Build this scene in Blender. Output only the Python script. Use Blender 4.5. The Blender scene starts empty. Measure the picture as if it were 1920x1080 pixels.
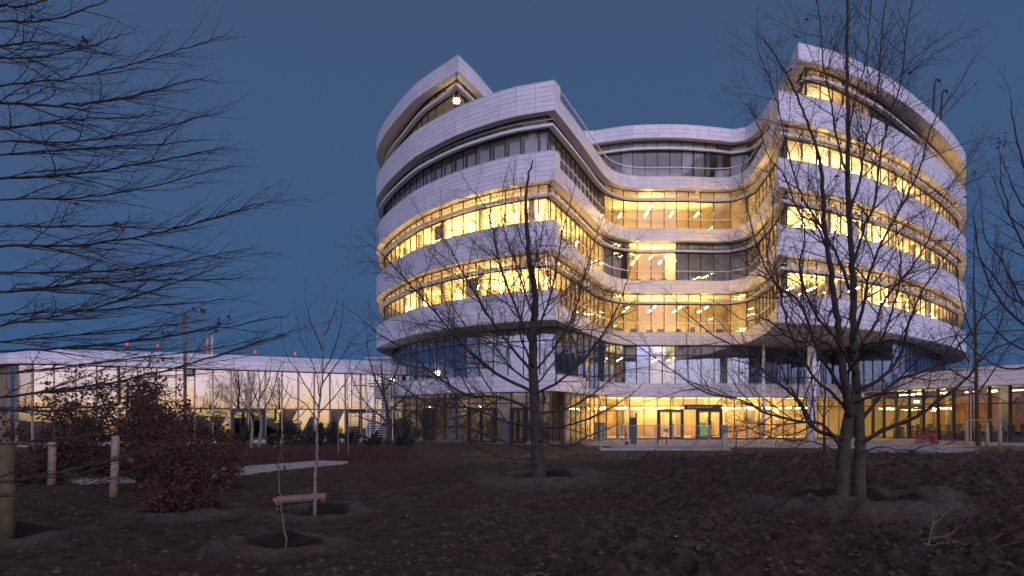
import bpy, bmesh, math, random
import numpy as np
from mathutils import Vector, Matrix
from mathutils.geometry import tessellate_polygon
R = math.radians
random.seed(7)
C = bpy.context.scene.collection
S = bpy.context.scene

# ------------------------------------------------------------------ camera
CAMZ = 1.65
F = 1280.0; CX = 960.0; HY = 785.0           # focal length and horizon in photo pixels
cd = bpy.data.cameras.new('camera'); cam = bpy.data.objects.new('camera', cd); C.objects.link(cam)
cam.location = (0, 0, CAMZ); cam.rotation_euler = (R(90), 0, 0)
cd.sensor_width = 36; cd.lens = F/1920*36; cd.shift_y = (HY-540)/1920
cd.clip_start = .1; cd.clip_end = 3000
S.camera = cam

# ------------------------------------------------------------------ sky, sun, exposure
w = bpy.data.worlds.new('World'); S.world = w; w.use_nodes = True
nt = w.node_tree; nt.nodes.clear()
SUN_AZ = R(163)      # where the sun went down: behind the camera, to the right (clockwise from +Y)
sk = nt.nodes.new('ShaderNodeTexSky'); sk.sky_type = 'NISHITA'; sk.sun_disc = False
sk.sun_elevation = R(-2.0); sk.sun_rotation = SUN_AZ
sk.air_density = 1.0; sk.dust_density = 1.0; sk.ozone_density = 3.0
SKY_MODE = 1
tc = nt.nodes.new('ShaderNodeTexCoord'); sep = nt.nodes.new('ShaderNodeSeparateXYZ')
nt.links.new(tc.outputs['Generated'], sep.inputs[0])
def wm(op, a, b=None, clamp=False):
    n = nt.nodes.new('ShaderNodeMath'); n.operation = op; n.use_clamp = clamp
    for i, v in enumerate((a, b)):
        if v is None: continue
        if isinstance(v, (int, float)): n.inputs[i].default_value = v
        else: nt.links.new(v, n.inputs[i])
    return n.outputs[0]
def ramp(fac, stops):
    n = nt.nodes.new('ShaderNodeValToRGB'); nt.links.new(fac, n.inputs[0])
    e = n.color_ramp.elements
    e[0].position, e[0].color = stops[0][0], (*stops[0][1], 1)
    e[1].position, e[1].color = stops[-1][0], (*stops[-1][1], 1)
    for p, c in stops[1:-1]:
        q = e.new(p); q.color = (*c, 1)
    return n.outputs[0]
# anti-twilight side: clear blue, a little lighter low down; afterglow side: yellow, pink, lavender
el = sep.outputs[2]
elc = wm('MAXIMUM', el, 0.0)
blue = ramp(elc, [(0, (.040, .098, .222)), (.10, (.042, .101, .224)), (.30, (.050, .100, .212)), (.6, (.050, .090, .180)), (1, (.040, .070, .15))])
glow = ramp(elc, [(0, (.80, .58, .24)), (.010, (1.45, .88, .44)), (.022, (1.5, .98, .68)), (.036, (1.42, 1.08, 1.02)), (.060, (1.4, 1.08, 1.2)), (.09, (1.35, 1.08, 1.30)), (.16, (1.3, 1.12, 1.65)), (.30, (1.2, 1.1, 1.75)), (.55, (.75, .75, 1.3)), (.8, (.35, .38, .70)), (1, (.12, .15, .30))])
sx, sy = math.sin(SUN_AZ), math.cos(SUN_AZ)
dot = wm('ADD', wm('MULTIPLY', sep.outputs[0], sx), wm('MULTIPLY', sep.outputs[1], sy))
azf = wm('MULTIPLY', wm('ADD', dot, .24), 1/.95, True)
azf = wm('POWER', azf, 1.05)
mx = nt.nodes.new('ShaderNodeMix'); mx.data_type = 'RGBA'
nt.links.new(azf, mx.inputs[0]); nt.links.new(blue, mx.inputs[6]); nt.links.new(glow, mx.inputs[7])
# the physical sky adds its own (small) share of scattered light
ad = nt.nodes.new('ShaderNodeMix'); ad.data_type = 'RGBA'; ad.blend_type = 'ADD'; ad.inputs[0].default_value = .008
nt.links.new(mx.outputs[2], ad.inputs[6]); nt.links.new(sk.outputs[0], ad.inputs[7])
bg = nt.nodes.new('ShaderNodeBackground'); bg.inputs[1].default_value = 1.0
nt.links.new(ad.outputs[2], bg.inputs[0])
wo = nt.nodes.new('ShaderNodeOutputWorld'); nt.links.new(bg.outputs[0], wo.inputs[0])
# last diffuse light of the afterglow
sd = bpy.data.lights.new('afterglow', 'SUN'); so = bpy.data.objects.new('afterglow', sd); C.objects.link(so)
sd.energy = .5; sd.angle = R(60); sd.color = (.86, .77, 1.0)
sun_dir = Vector((math.sin(SUN_AZ), math.cos(SUN_AZ), math.tan(R(35))))
so.rotation_euler = sun_dir.to_track_quat('Z', 'Y').to_euler()
S.view_settings.view_transform = 'Standard'; S.view_settings.look = 'None'
S.view_settings.exposure = 0; S.view_settings.gamma = 1; S.view_settings.use_curve_mapping = False
S.render.engine = 'CYCLES'
S.cycles.transparent_max_bounces = 24; S.cycles.max_bounces = 8
S.cycles.sample_clamp_indirect = 4

# ------------------------------------------------------------------ materials
M = {}
def mat(name, col, rough=.6, metal=0, var=0, scale=3, bump=0, bscale=30, emit=None, es=0, col2=None, spec=.5, attr=False, coord='Object'):
    m = bpy.data.materials.new(name); m.use_nodes = True; t = m.node_tree
    b = t.nodes['Principled BSDF']; b.inputs['Roughness'].default_value = rough; b.inputs['Metallic'].default_value = metal
    b.inputs['Specular IOR Level'].default_value = spec
    b.inputs['Base Color'].default_value = (*col, 1)
    tcn = t.nodes.new('ShaderNodeTexCoord')
    out = None
    if var or col2:
        n = t.nodes.new('ShaderNodeTexNoise'); n.inputs['Scale'].default_value = scale; n.inputs['Detail'].default_value = 6
        n.inputs['Roughness'].default_value = .65
        t.links.new(tcn.outputs[coord], n.inputs['Vector'])
        r = t.nodes.new('ShaderNodeValToRGB'); t.links.new(n.outputs[0], r.inputs[0])
        c2 = col2 or tuple(c*(1+var) for c in col); c1 = col if col2 else tuple(c*(1-var) for c in col)
        r.color_ramp.elements[0].position = .35; r.color_ramp.elements[1].position = .65
        r.color_ramp.elements[0].color = (*c1, 1); r.color_ramp.elements[1].color = (*c2, 1)
        out = r.outputs[0]
    if attr:
        a = t.nodes.new('ShaderNodeAttribute'); a.attribute_name = 'tone'
        mm = t.nodes.new('ShaderNodeMix'); mm.data_type = 'RGBA'; mm.blend_type = 'MULTIPLY'; mm.inputs[0].default_value = 1
        if out: t.links.new(out, mm.inputs[6])
        else: mm.inputs[6].default_value = (*col, 1)
        t.links.new(a.outputs['Color'], mm.inputs[7]); out = mm.outputs[2]
    if out: t.links.new(out, b.inputs['Base Color'])
    if bump:
        n2 = t.nodes.new('ShaderNodeTexNoise'); n2.inputs['Scale'].default_value = bscale; n2.inputs['Detail'].default_value = 8
        t.links.new(tcn.outputs[coord], n2.inputs['Vector'])
        bp = t.nodes.new('ShaderNodeBump'); bp.inputs['Strength'].default_value = bump; bp.inputs['Distance'].default_value = .02
        t.links.new(n2.outputs[0], bp.inputs['Height']); t.links.new(bp.outputs[0], b.inputs['Normal'])
    if emit:
        b.inputs['Emission Color'].default_value = (*emit, 1); b.inputs['Emission Strength'].default_value = es
    M[name] = m; return m
def glassmat(name, tint, refl, rough=0.0, rc_=(1, 1, 1)):
    m = bpy.data.materials.new(name); m.use_nodes = True; t = m.node_tree; t.nodes.clear()
    o = t.nodes.new('ShaderNodeOutputMaterial'); tr = t.nodes.new('ShaderNodeBsdfTransparent'); gl = t.nodes.new('ShaderNodeBsdfGlossy')
    tr.inputs[0].default_value = (*tint, 1); gl.inputs['Roughness'].default_value = rough
    fr = t.nodes.new('ShaderNodeLayerWeight'); fr.inputs[0].default_value = .5
    pw = t.nodes.new('ShaderNodeMath'); pw.operation = 'POWER'; t.links.new(fr.outputs['Facing'], pw.inputs[0]); pw.inputs[1].default_value = 5.0
    ma = t.nodes.new('ShaderNodeMath'); ma.operation = 'MULTIPLY_ADD'; ma.use_clamp = True
    t.links.new(pw.outputs[0], ma.inputs[0]); ma.inputs[1].default_value = (1-refl)*.6; ma.inputs[2].default_value = refl
    gl.inputs[0].default_value = (*rc_, 1)
    mi = t.nodes.new('ShaderNodeMixShader'); t.links.new(ma.outputs[0], mi.inputs[0])
    t.links.new(tr.outputs[0], mi.inputs[1]); t.links.new(gl.outputs[0], mi.inputs[2]); t.links.new(mi.outputs[0], o.inputs[0])
    M[name] = m
mat('white_panel', (.72, .72, .78), .38, attr=True, var=.07, scale=1.3)
mat('joint', (.17, .17, .19), .7)
mat('soffit', (.6, .57, .53), .6, var=.05)
mat('ceiling', (.62, .57, .46), .7, var=.06, scale=.5)
mat('fin', (.74, .72, .70), .4, .0)
mat('mullion', (.035, .036, .04), .4, .5)
mat('chrome', (.45, .45, .45), .3, .8)
mat('bronze', (.30, .24, .17), .35, .6)
glassmat('glass', (.97, .97, .95), .04)
glassmat('glass_coated', (.82, .86, .84), .09)
glassmat('glass_mirror', (.42, .42, .36), .52)
glassmat('glass_blue', (.70, .78, .88), .34, rc_=(.72, .84, 1.0))
mat('int_wall', (.50, .43, .30), .8, var=.12, scale=.25)
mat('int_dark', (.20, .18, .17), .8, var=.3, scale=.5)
mat('wood_wall', (.36, .17, .07), .6, var=.25, scale=1.2)
mat('pale_wood', (.46, .33, .19), .6, var=.2, scale=1.2)
mat('curtain_grey', (.34, .35, .40), .9, var=.12, scale=1)
mat('curtain_blue', (.25, .29, .38), .9, var=.2, scale=1)
mat('curtain_white', (.55, .50, .48), .9, var=.1)
mat('blind', (.62, .56, .46), .9)
WARM = (1.0, .66, .24)
mat('tube_light', (.9, .9, .9), emit=(1.0, .60, .18), es=190)
mat('tube_dim', (.9, .9, .9), emit=(1.0, .66, .30), es=20)
mat('tube_bright', (.9, .9, .9), emit=(1.0, .62, .20), es=190)
mat('exit_sign', (.3, .7, .4), emit=(.5, 1, .6), es=5)
mat('red_lamp', (.8, .05, .03), emit=(1, .12, .08), es=.4)
mat('concrete', (.33, .30, .27), .85, var=.15, scale=2, bump=.3)
mat('concrete_dark', (.16, .155, .15), .9, var=.2, scale=2, bump=.4)
mat('paving', (.24, .23, .22), .8, var=.15, scale=1.5, attr=True)
mat('steel', (.30, .31, .32), .5, .3)
mat('dark_steel', (.04, .045, .05), .45, .6)
mat('bark', (.048, .038, .030), .9, var=.45, scale=9, bump=1, bscale=60)
mat('bark_dark', (.036, .029, .026), .9, var=.4, scale=6)
mat('bark_green', (.050, .046, .026), .9, var=.4, scale=5, bump=1, bscale=50)
mat('bark_pale', (.20, .165, .13), .9, var=.35, scale=12, bump=.6)
mat('twig', (.052, .039, .030), .9, var=.3, scale=5)
mat('dead_leaf', (.050, .018, .011), .8, col2=(.105, .042, .02), scale=4, attr=True)
mat('evergreen', (.016, .026, .018), .7, var=.5, scale=3, attr=True)
mat('dry_grass', (.13, .12, .045), .9, var=.4, scale=2, attr=True)
mat('stake', (.30, .22, .15), .85, var=.25, scale=6, bump=.5)
mat('stake_dark', (.12, .105, .045), .85, var=.25, scale=6, bump=.5)
mat('timber', (.24, .15, .10), .8, var=.25, scale=5, bump=.4)
mat('red_plastic', (.20, .008, .018), .5, var=.15)
mat('white_plastic', (.6, .6, .6), .5)
mat('sign_face', (.5, .38, .36), .6)
mat('print_dark', (.06, .03, .03), .6)
mat('furniture', (.10, .10, .12), .7)
mat('furniture_blue', (.05, .20, .26), .6)
mat('branch_grey', (.13, .105, .085), .9, var=.3)
mat('brushwood', (.30, .27, .24), .9, var=.3)
mat('clod', (.066, .047, .032), .95, var=.5, scale=2, bump=.8, bscale=25, attr=True)
mat('stone', (.22, .20, .19), .9, var=.3)

# ------------------------------------------------------------------ mesh helpers
class MB:
    def __init__(s): s.v = []; s.f = []; s.t = []; s.tone = None
    def face(s, idx): s.f.append(idx); s.t.append(s.tone)
    def quad(s, a, b, c, d):
        n = len(s.v); s.v += [tuple(a), tuple(b), tuple(c), tuple(d)]; s.face((n, n+1, n+2, n+3))
    def hexa(s, lo, hi):          # two rings of four points
        A, B_, C_, D_ = [Vector(lo[0]), Vector(lo[1]), Vector(lo[3]), Vector(hi[0])]
        if (B_-A).cross(C_-A).dot(D_-A) < 0: lo = lo[::-1]; hi = hi[::-1]
        n = len(s.v); s.v += [tuple(p) for p in lo] + [tuple(p) for p in hi]
        for q in ((3, 2, 1, 0), (4, 5, 6, 7), (0, 1, 5, 4), (1, 2, 6, 5), (2, 3, 7, 6), (3, 0, 4, 7)): s.face(tuple(n+i for i in q))
    def box(s, x0, x1, y0, y1, z0, z1):
        s.hexa([(x0, y0, z0), (x1, y0, z0), (x1, y1, z0), (x0, y1, z0)], [(x0, y0, z1), (x1, y0, z1), (x1, y1, z1), (x0, y1, z1)])
    def strip(s, a, b, na, nb, o0, o1, z0, z1, g=0.0):   # box along plan segment a-b, between inward offsets o0 and o1
        a = Vector(a); b = Vector(b); na = Vector(na); nb = Vector(nb)
        t = (b-a).normalized()*g
        P = [a+t+na*o0, b-t+nb*o0, b-t+nb*o1, a+t+na*o1]
        s.hexa([(p.x, p.y, z0) for p in P], [(p.x, p.y, z1) for p in P])
    def bar(s, p, q, w, h=None):
        p = Vector(p); q = Vector(q); h = h or w
        d = (q-p).normalized(); u = d.cross(Vector((0, 0, 1)))
        if u.length < .01: u = Vector((1, 0, 0))
        u.normalize(); v = u.cross(d)
        o = [(-1, -1), (1, -1), (1, 1), (-1, 1)]
        s.hexa([p+u*(a*w/2)+v*(b*h/2) for a, b in o], [q+u*(a*w/2)+v*(b*h/2) for a, b in o])
    def tube(s, pts, rad, k=6, cap=True):
        n0 = len(s.v); u = None
        L = len(pts)
        for i, p in enumerate(pts):
            d = (pts[min(i+1, L-1)]-pts[max(i-1, 0)])
            if d.length < 1e-9: d = Vector((0, 0, 1))
            d.normalize()
            if u is None:
                u = d.cross(Vector((0, 0, 1)) if abs(d.z) < .9 else Vector((1, 0, 0)))
            else: u = u-d*u.dot(d)
            u.normalize(); v = d.cross(u); r = rad[i] if isinstance(rad, (list, tuple)) else rad
            for j in range(k):
                a = 2*math.pi*j/k; q = p+(u*math.cos(a)+v*math.sin(a))*r
                s.v.append((q.x, q.y, q.z))
        for i in range(L-1):
            for j in range(k):
                a = n0+i*k+j; b = n0+i*k+(j+1) % k
                s.face((a, b, b+k, a+k))
        if cap:
            s.face(tuple(n0+j for j in reversed(range(k)))); s.face(tuple(n0+(L-1)*k+j for j in range(k)))
    def poly(s, pts, z0, z1):
        P = [Vector((p[0], p[1], 0)) for p in pts]; n = len(P); b = len(s.v)
        s.v += [(p.x, p.y, z0) for p in P]+[(p.x, p.y, z1) for p in P]
        for t in tessellate_polygon([P]):
            s.face((b+t[0], b+t[1], b+t[2])); s.face((b+n+t[0], b+n+t[1], b+n+t[2]))
        for i in range(n):
            j = (i+1) % n; s.face((b+i, b+j, b+n+j, b+n+i))
    def build(s, name, m, parent=None, smooth=False, at=None):
        me = bpy.data.meshes.new(name)
        vs = s.v
        if at is not None: vs = [(x-at[0], y-at[1], z-at[2]) for x, y, z in s.v]
        me.from_pydata(vs, [], s.f); me.materials.append(m if not isinstance(m, str) else M[m])
        if any(t is not None for t in s.t):
            ca = me.color_attributes.new('tone', 'FLOAT_COLOR', 'CORNER')
            arr = []
            for f, t in zip(s.f, s.t):
                t = t if t is not None else (1, 1, 1)
                if isinstance(t, (int, float)): t = (t, t, t)
                arr += [*t, 1]*len(f)
            ca.data.foreach_set('color', arr)
        if smooth: me.polygons.foreach_set('use_smooth', [True]*len(me.polygons))
        me.update()
        o = bpy.data.objects.new(name, me); C.objects.link(o)
        if parent is not None:
            o.parent = parent
            if at is None: o.matrix_parent_inverse = Matrix.Translation(-parent.location)
        if at is not None: o.location = at
        return o
def tag(o, label=None, cat=None, group=None, kind=None):
    if label: o['label'] = label
    if cat: o['category'] = cat
    if group: o['group'] = group
    if kind: o['kind'] = kind
    return o
def thing(name, label, cat, loc=(0, 0, 0), group=None):
    o = bpy.data.objects.new(name, None); C.objects.link(o); o.location = loc
    o.empty_display_size = .3
    return tag(o, label, cat, group)
def at(px, py, d):
    return Vector(((px-CX)*d/F, d, CAMZ+(HY-py)*d/F))
def copy_tree(o, parent=None):
    c = o.copy(); C.objects.link(c)
    if parent is not None: c.parent = parent
    for ch in [k for k in bpy.data.objects if k.parent == o]: copy_tree(ch, c)
    return c
def many(name, items, m, parent, limit=300, stuff_name=None):
    """items: list of (size, function that fills an MB). The largest become parts of their own, the rest one joined part."""
    items = sorted(items, key=lambda q: -q[0])
    for sz, fn in items[:limit]:
        b = MB(); fn(b); b.build(name, m, parent)
    if len(items) > limit:
        b = MB()
        for sz, fn in items[limit:]: fn(b)
        tag(b.build(stuff_name or name, m, parent), kind='stuff')

# ------------------------------------------------------------------ plan curves
def catmull(pts, n=16):
    P = [Vector(p) for p in pts]; P = [P[0]*2-P[1]]+P+[P[-1]*2-P[-2]]; out = []
    for i in range(1, len(P)-2):
        p0, p1, p2, p3 = P[i-1], P[i], P[i+1], P[i+2]
        for k in range(n):
            t = k/n
            out.append(.5*((2*p1)+(p2-p0)*t+(2*p0-5*p1+4*p2-p3)*t*t+(3*p1-p0-3*p2+p3)*t**3))
    out.append(P[-2]); return out
def resample(pts, step, smooth=True):
    D = catmull(pts) if smooth else [Vector(p) for p in pts]
    L = [0]
    for a, b in zip(D, D[1:]): L.append(L[-1]+(b-a).length)
    n = max(1, round(L[-1]/step)); out = []; j = 0
    for i in range(n+1):
        t = L[-1]*i/n
        while j < len(L)-2 and L[j+1] < t: j += 1
        q = (t-L[j])/max(1e-9, L[j+1]-L[j]); out.append(D[j].lerp(D[j+1], q))
    return out
class Path:
    """facade line; the building lies on its left-hand side"""
    def __init__(s, sections, step):
        s.p = []; s.sec = []
        for k, q in enumerate(sections):
            st = step[k] if isinstance(step, (list, tuple)) else step
            r = resample(q, st)
            if s.p: r = r[1:]
            s.p += r; s.sec += [k]*(len(r)-(0 if s.sec else 1))
        n = []
        for i in range(len(s.p)):
            a = s.p[max(0, i-1)]; b = s.p[i]; c = s.p[min(len(s.p)-1, i+1)]
            t1 = (b-a) if i else (c-b); t2 = (c-b) if i < len(s.p)-1 else (b-a)
            t1 = t1.normalized(); t2 = t2.normalized()
            n1 = Vector((-t1.y, t1.x)); n2 = Vector((-t2.y, t2.x))
            n.append((n1+n2)/max(.35, 1+n1.dot(n2)))
        s.n = n; s.m = len(s.p)-1
    def off(s, o): return [p+n*o for p, n in zip(s.p, s.n)]
    def px(s, i):
        c = (s.p[i]+s.p[i+1])/2; return CX+F*c.x/c.y
OUT_L = [(-8, 70), (-10.6, 64), (-11.3, 60), (-11.25, 57), (-10.9, 55), (-10.0, 52.6), (-8.7, 49.9), (-6.8, 46.5), (-5.5, 44.8), (-3.7, 42.8), (-2.3, 41.6), (-.33, 40.2), (.9, 39.65), (2.45, 39.1)]
INNER = [(2.45, 39.1), (3.0, 40.4), (4.0, 42.8), (5.0, 45.3), (5.8, 47.4), (6.65, 49.5), (7.5, 51.1), (8.66, 52.15), (9.9, 52.55), (12.8, 52.5), (14.8, 52.7), (16.5, 52.75), (17.3, 52.1), (17.6, 51.2), (17.5, 50.2), (17.2, 47.6), (16.8, 45), (16.15, 42.2), (15.7, 40.25)]
OUT_R = [(15.7, 40.25), (18.7, 41.4), (20.65, 42.4), (23.2, 44), (24.9, 45.15), (27.6, 47.3), (30.1, 49.5), (33.5, 52.7), (36.5, 55.8), (39.1, 58.8), (42, 63.3), (44.5, 67.5), (46, 72), (46, 78)]
UP = Path([OUT_L, INNER, OUT_R], [1.17, 1.0, 1.2])
BACK = [(38, 86), (20, 90), (2, 84)]
P = 4.0
def Z(k): return 3.37+P*(k-1)           # underside of band k
DET = Z(6)-.12

def area_px(a, b, z0, z1):
    c = (a+b)/2; d2 = max(c.y, 1)
    if c.y > 68: return .001
    px = abs(a.x/a.y-b.x/b.y)*F
    return px*(z1-z0)*F/d2
def polyline_mb(b, A, B, z0, z1): pass

tower = thing('office_tower', 'round white six-storey office building with curved ribbon windows lit yellow and a deep central notch', 'office building', (14, 54, 0))

def heights(path, i, tall=1.68, low=.92):
    s = path.sec[i]
    if s != 1: return tall
    k0 = path.sec.index(1); k1 = len(path.sec)-1-path.sec[::-1].index(1)
    return tall if (i == k0 or i == k1) else low

panel_items = []; soft_panels = []
def band(path, k, z, hfun, course=.28, parent=None, out=0.0, i0=0, i1=None, nm='facade_band', items=None, depth=.42):
    """a closed cladding band: dark backing with a recessed joint grid and single cassette panels in front of it"""
    body = MB(); i1 = path.m if i1 is None else i1
    for i in range(i0, i1):
        h = hfun(i)
        body.strip(path.p[i], path.p[i+1], path.n[i], path.n[i+1], .035-out, depth, z+.012, z+h-.03)
    bo = body.build(nm, 'joint', parent)
    cop = MB(); trim = MB()
    for i in range(i0, i1):
        h = hfun(i)
        if i > i0 and abs(h-hfun(i-1)) > .01: cop.build('band_coping', 'fin', bo); cop = MB()
        cop.strip(path.p[i], path.p[i+1], path.n[i], path.n[i+1], -.01-out, depth+.02, z+h-.028, z+h+.012)
        trim.strip(path.p[i], path.p[i+1], path.n[i], path.n[i+1], -.004-out, .64 if nm == 'facade_band' else .6-out*.9, z-.035, z+.01)
    cop.build('band_coping', 'fin', bo); trim.build('band_soffit', 'fin', bo)
    for i in range(i0, i1):
        h = hfun(i); nc = max(1, round(h/course)); ch = (h-.05)/nc
        rr = random.Random(i*131+k*7)
        joint2 = (i % 2 == 0)
        for c in range(nc):
            tone = 1+rr.uniform(-.045, .045); oj = rr.uniform(-.004, .004)-out
            def fn(b, i=i, c=c, ch=ch, tone=tone, oj=oj):
                b.tone = tone
                b.strip(path.p[i], path.p[i+1], path.n[i], path.n[i+1], oj, .034, z+.015+c*ch+.008, z+.015+(c+1)*ch-.008, .008)
                b.tone = None
            (panel_items if items is None else items).append((area_px(path.p[i], path.p[i+1], 0, ch)*1.0, fn))
    return bo

# slabs: floor of one storey, ceiling and outside soffit of the one below
def slab(path, z, t, inset=.06, back=BACK, ext=None):
    q = path.off(inset)
    b = MB(); b.poly([(v.x, v.y) for v in q]+list(back), z, z+t)
    return b.build('floor_slab', 'ceiling', tower)
for k in range(2, 6):
    slab(UP, Z(k), .30)
    band(UP, k, Z(k), lambda i: heights(UP, i), parent=tower)

# roof: its own edge, set back on the tips
R_L = OUT_L[:9]+[(-3.35, 42.35)]
R_IN = [(-3.35, 42.35), (-2.2, 44.9), (-.83, 48.5), (.9, 51.2), (3.3, 53.0), (6.1, 53.6), (7.8, 53.0), (9.7, 52.5), (12.8, 52.4), (15.8, 52.9), (17.4, 53.3), (18.2, 52.7), (18.45, 50.8), (18.1, 46.4), (17.2, 41.0)]
R_R = [(17.2, 41.0), (18.9, 41.6)]+OUT_R[2:]
RF = Path([R_L, R_IN, R_R], [1.17, 1.0, 1.2])
ZR = 23.25
slab(RF, ZR+.02, .5)
band(RF, 6, ZR, lambda i: .98, course=.3, parent=tower, nm='roof_fascia')
b = MB(); b.poly([(v.x, v.y) for v in RF.off(.5)]+BACK, ZR+.53, ZR+.72); b.build('roof_deck', 'concrete_dark', tower)

# ------------------------------------------------------------------ facade glazing
pane_items = {'glass': [], 'glass_coated': [], 'glass_blue': []}; mull_items = []
def jit(r, a=.006): return r.uniform(-a, a)
def glaze(path, o, z0, z1, splits, i0, i1, gl='glass', mul=True, mw=.055, md=.07, seed=0, every=1, store=None, mstore=None, tiltk=1.0):
    """panes between mullions, along path offset o inwards; splits = heights of transoms"""
    store = pane_items if store is None else store; mstore = mull_items if mstore is None else mstore
    zs = [z0]+list(splits)+[z1]
    for i in range(i0, i1):
        rr = random.Random(seed*1000+i)
        a = path.p[i]+path.n[i]*o; c = path.p[i+1]+path.n[i+1]*o
        t = (c-a).normalized()
        for zi in range(len(zs)-1):
            e = [jit(rr, .004*tiltk) for _ in range(4)]
            def fn(b, a=a, c=c, t=t, i=i, za=zs[zi]+.03, zb=zs[zi+1]-.03, e=e):
                n = Vector((-t.y, t.x)); A = a+t*.03; B = c-t*.03
                q = [A+n*e[0], B+n*e[1], B+n*(e[2]), A+n*e[3]]
                lo = [(q[0].x, q[0].y, za), (q[1].x, q[1].y, za), (q[1].x+n.x*.02, q[1].y+n.y*.02, za), (q[0].x+n.x*.02, q[0].y+n.y*.02, za)]
                hi = [(q[3].x, q[3].y, zb), (q[2].x, q[2].y, zb), (q[2].x+n.x*.02, q[2].y+n.y*.02, zb), (q[3].x+n.x*.02, q[3].y+n.y*.02, zb)]
                b.hexa(lo, hi)
            g = gl(i) if callable(gl) else gl
            store.setdefault(g, []).append((area_px(a, c, zs[zi], zs[zi+1]), fn))
        if mul and i % every == 0:
            def fm(b, a=a, n=path.n[i], t=t):
                nn = n.normalized(); tt = Vector((nn.y, -nn.x))
                q = [a-tt*mw/2-nn*md*.55, a+tt*mw/2-nn*md*.55, a+tt*mw/2+nn*md*.45, a-tt*mw/2+nn*md*.45]
                b.hexa([(v.x, v.y, z0) for v in q], [(v.x, v.y, z1) for v in q])
            mstore.append((1e3/max(a.y, 1)*(z1-z0), fm))
def rail(path, o0, o1, z0, z1, i0, i1, name, m, parent):
    b = MB()
    for i in range(i0, i1): b.strip(path.p[i], path.p[i+1], path.n[i], path.n[i+1], o0, o1, z0, z1)
    return b.build(name, m, parent)

GO = .62      # glass line behind the band face
iL = UP.sec.index(1); iR = UP.sec.index(2)      # module ranges: [0,iL) left, [iL,iR) notch, [iR,m) right
for k in range(2, 5):
    z = Z(k)
    glaze(UP, GO, z+.5, z+P-.02, [z+3.2], 0, UP.m, 'glass', seed=k)
    rail(UP, GO-.07, GO+.06, z+P-.07, z+P-.01, 0, UP.m, 'window_head', 'mullion', tower)
    rail(UP, GO-.08, GO+.06, z+3.14, z+3.21, 0, UP.m, 'transom', 'mullion', tower)
    f = rail(UP, .22, GO-.10, z+3.22, z+3.28, 0, UP.m, 'sun_shade', 'fin', tower)
    rail(UP, .17, .22, z+3.17, z+3.33, 0, UP.m, 'shade_edge', 'fin', f)
    rail(UP, .12, .17, z+1.64, z+1.70, iL+1, iR-1, 'hand_rail', 'fin', tower)
    rail(UP, .10, .13, z+3.50, z+3.53, 0, UP.m, 'shade_rod', 'chrome', f)
# storey under the roof: set back on the lobes, flush in the notch
def inset_section(k):
    lo = next(i for i in range(RF.m) if RF.sec[i] == k); hi = max(i for i in range(RF.m) if RF.sec[i] == k)+1
    out = []
    c0_ = RF.p[lo]; c1_ = RF.p[hi]
    for i in range(lo, hi+1):
        if k == 0: o = .62+.45*min(1, (RF.p[i]-c1_).length/9)
        elif k == 2: o = .62+.6*min(1, (RF.p[i]-c0_).length/14)
        else: o = .62
        out.append(RF.p[i]+RF.n[i]*o)
    return out
class FixedPath(Path):
    def __init__(s, secs):
        s.p = []; s.sec = []
        for k, q in enumerate(secs):
            r = q if not s.p else q[1:]
            s.p += r; s.sec += [k]*(len(r)-(0 if s.sec else 1))
        n = []
        for i in range(len(s.p)):
            t1 = (s.p[i]-s.p[i-1]) if i else (s.p[1]-s.p[0]); t2 = (s.p[i+1]-s.p[i]) if i < len(s.p)-1 else t1
            t1 = t1.normalized(); t2 = t2.normalized(); n1 = Vector((-t1.y, t1.x)); n2 = Vector((-t2.y, t2.x)); n.append((n1+n2)/max(.35, 1+n1.dot(n2)))
        s.n = n; s.m = len(s.p)-1
G5 = FixedPath([inset_section(0), inset_section(1), inset_section(2)])
jL = G5.sec.index(1); jR = G5.sec.index(2)
z = Z(5)
glaze(G5, 0, z+.3, ZR, [z+3.1], 0, G5.m, 'glass', seed=5)
rail(G5, -.07, .06, ZR-.07, ZR+.01, 0, G5.m, 'window_head', 'mullion', tower)
rail(G5, -.08, .06, z+3.04, z+3.11, 0, G5.m, 'transom', 'mullion', tower)
f = rail(G5, -.38, -.10, z+3.12, z+3.18, 0, G5.m, 'sun_shade', 'fin', tower)
rail(G5, -.42, -.38, z+3.07, z+3.23, 0, G5.m, 'shade_edge', 'fin', f)
rail(UP, .12, .17, z+1.64, z+1.70, iL+1, iR-1, 'hand_rail', 'fin', tower)
rail(UP, .30, .32, z+.93, z+1.62, iL+1, iR-1, 'balustrade_glass', 'glass', tower)

# ---- first floor: recessed glass under the overhang
L1A = [(-7.5, 67), (-10.2, 61.5), (-9.9, 57.2), (-8.4, 53), (-6.5, 49.8), (-3.9, 46.2), (-.4, 43.85), (2.75, 42.4)]
L1B = [(2.75, 42.4), (4.66, 45.6), (6.0, 48.2), (7.0, 50.9), (8.9, 52.9), (12, 53.2), (17, 53.3), (19.4, 54.2), (22.5, 56.4), (25.2, 57.2), (26.5, 55.9), (26.9, 52.2), (27.4, 49.2)]
L1C = [(27.4, 49.2), (29.8, 51.3), (35.2, 57.4), (41.4, 65.3), (44.5, 72), (45, 76)]
L1 = Path([L1A, L1B, L1C], [1.1, 1.0, 1.2])
a1 = L1.sec.index(1); a2 = L1.sec.index(2)
glaze(L1, 0, 3.7, Z(2)+.02, [6.55], 0, L1.m, lambda i: 'glass_blue', seed=11)
rail(L1, -.06, .07, 6.52, 6.58, 0, L1.m, 'transom', 'mullion', tower)
rail(L1, -.06, .07, Z(2)-.09, Z(2)-.01, 0, L1.m, 'window_head', 'mullion', tower)
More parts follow.
